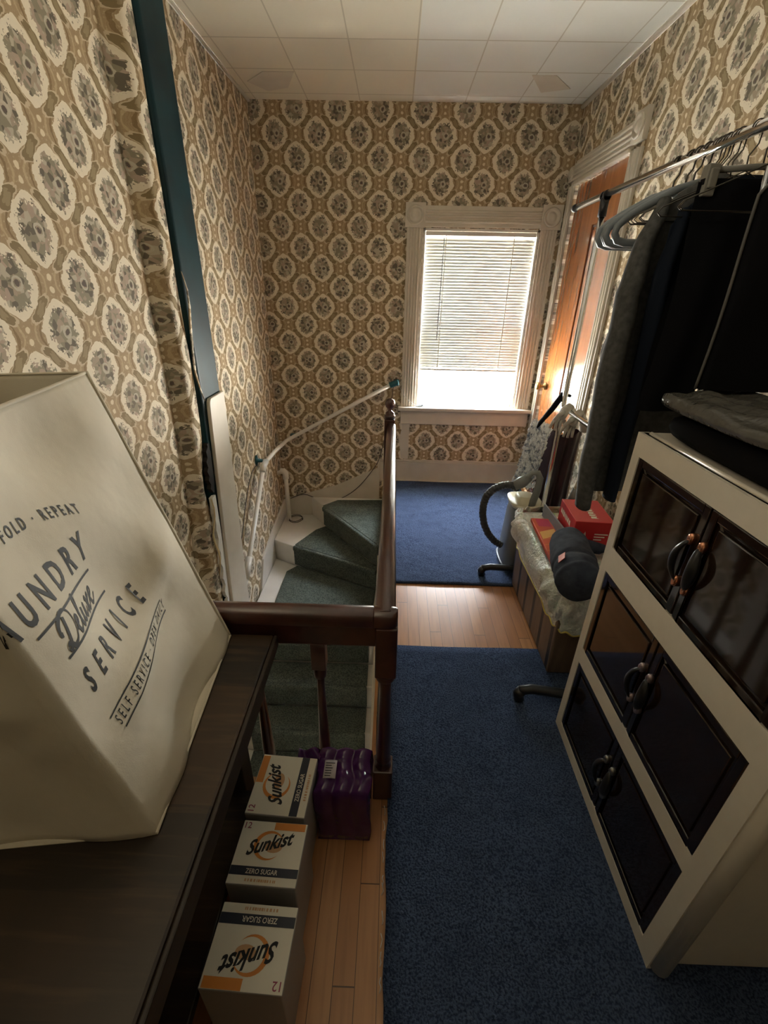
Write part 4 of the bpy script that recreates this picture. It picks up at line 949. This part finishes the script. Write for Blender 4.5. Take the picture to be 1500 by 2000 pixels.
for i in range(31):
    t = i/30; r = .088*(1-.25*max(0, t-.5)) * (1-.10*math.exp(-((t-.32)/.03)**2)-.06*math.exp(-((t-.12)/.03)**2)) * (sqrt(max(.05, 1-((.05-t)/.05)**2)) if t < .05 else 1) * (sqrt(max(.05, 1-((t-.9)/.1)**2)) if t > .9 else 1)
    p = ax0.lerp(ax1, t); R.append([p+uu*cos(2*pi*k/30)*r*(1+.03*sin(k*1.3+i*.4))+vv*sin(2*pi*k/30)*r*(1+.03*sin(k*.9+i*.5)) for k in range(30)])
obj('roll', MB().rings(R), 'navyf', rl)
p = ax0.lerp(ax1, .22)
obj('red_tag', MB().face([p+dv*a_+(uu*-cos(b_)+vv*sin(b_))*.0935 for a_, b_ in ((-.022, .55), (.022, .62), (.024, .95), (-.018, .88))]), 'orr', rl, solid=.002, label='small red tag')
obj('collar_fold', MB().tube([ax1, ax1+Vector((.06, -.03, -.01)), ax1+Vector((.13, -.04, -.02)), ax1+Vector((.17, -.03, -.025))], [.05, .04, .035, .02], 12, squash=.7), 'navyf', rl)

# ================================================================ VACUUM, WAND, MAT, DARK BAG
vc = thing('vacuum_cleaner', 'grey vacuum cleaner with looping hose behind the hamper', 'vacuum cleaner', (.83, 2.52, 0))
def rbox(cx, cy, hx, hy, z0, z1, n=10, taper=.85):
    R = []
    for z, k in ((z0, .92), (z0+.03, 1), (z1-.05, taper), (z1-.015, taper*.93), (z1, taper*.7)):
        R.append([(cx+math.copysign(abs(cos(2*pi*i/28))**.6, cos(2*pi*i/28))*hx*k, cy+math.copysign(abs(sin(2*pi*i/28))**.6, sin(2*pi*i/28))*hy*k, z) for i in range(28)])
    return MB().rings(R)
obj('tank', rbox(.825, 2.46, .105, .13, .03, .44), 'vac', vc); obj('base', rbox(.84, 2.47, .125, .15, .014, .09, taper=.95), 'vacd', vc)
obj('lid', rbox(.82, 2.46, .095, .11, .44, .50, taper=.6), 'creamp', vc)
hs = [Vector(p) for p in ((.76, 2.44, .545), (.71, 2.43, .575), (.66, 2.42, .572), (.61, 2.42, .545), (.577, 2.42, .50), (.566, 2.42, .445), (.568, 2.42, .38), (.585, 2.42, .31), (.62, 2.42, .24), (.665, 2.42, .19), (.715, 2.42, .16))]
fine = []
for i in range(len(hs)-1):
    for k in range(12): fine.append(hs[i].lerp(hs[i+1], k/12))
obj('hose', MB().tube(fine, [.020+.0028*(1 if (i//2) % 2 else 0) for i in range(len(fine))], 12), 'vacd', vc)
obj('nozzle', MB().tube([(.735, 2.43, .565), (.775, 2.43, .59), (.82, 2.43, .63)], [.026, .036, .024], 14), 'vac', vc)
obj('carry_handle', MB().tube([(.845, 2.40, .44), (.865, 2.40, .55), (.868, 2.40, .63), (.850, 2.40, .665), (.82, 2.41, .66), (.80, 2.42, .62), (.79, 2.43, .58)], [.017, .017, .016, .014, .013, .013, .014], 12, squash=1.3), 'vac', vc)
wd = thing('vacuum_wand', 'cream plastic wand with grey collar leaning behind the red box', 'wand', (.98, 2.2, .5))
obj('tube', MB().cyl((1.029, 2.27, .608), (1.109, 2.28, .988), .017, 14), 'creamp', wd)
obj('collar', MB().cyl((1.016, 2.27, .544), (1.033, 2.27, .629), .021, 14), 'vac', wd)
obj('lower_tube', MB().cyl((1.0, 2.33, .02), (1.019, 2.27, .55), .016, 14), 'vac', wd)
def shagf(u, v, s):
    p = Vector((.815, 2.56, .945)).lerp(Vector((.757, 2.53, .59)), v)+Vector((.13*u, .01*u, -.045*u))
    q = .010*sin(u*37+v*23)+.008*sin(v*61-u*29); e = min(1, 8*min(u, 1-u, v, 1-v))
    return p+Vector((.5*q, s*(.014*e)+q*.6*e, .4*q))
sm = MB().grid(lambda u, v: shagf(u, v, -1), 30, 60).grid(lambda u, v: shagf(u, v, 1), 30, 60)
for i in range(60):
    u = random.random(); p = shagf(u, 1, 0); sm.tube([p, p+Vector((random.uniform(-.012, .006), random.uniform(-.01, .01), -.02)), p+Vector((random.uniform(-.02, .008), random.uniform(-.012, .012), -.042))], .0035, 5)
tag(obj('shaggy_mat', sm, 'shag'), 'blue and white shaggy mat hanging by the door beside the gloves', 'mat')
def bagf(u, v, s):
    x = .925+.22*u-.02*v; z = .84-.80*v
    return (x+.012*sin(v*6)*(.5-u), 2.62+s*(.045*sin(pi*u)**.5)+.010*sin(u*22+v*2), z+.02*sin(u*9)*(1-v))
mb_ = MB().grid(lambda u, v: bagf(u, v, -1), 40, 20).grid(lambda u, v: bagf(u, v, 1), 40, 20)
tag(obj('dark_garment_bag', mb_, 'maroon'), 'tall dark maroon satiny bag standing upright against the door side', 'bag')
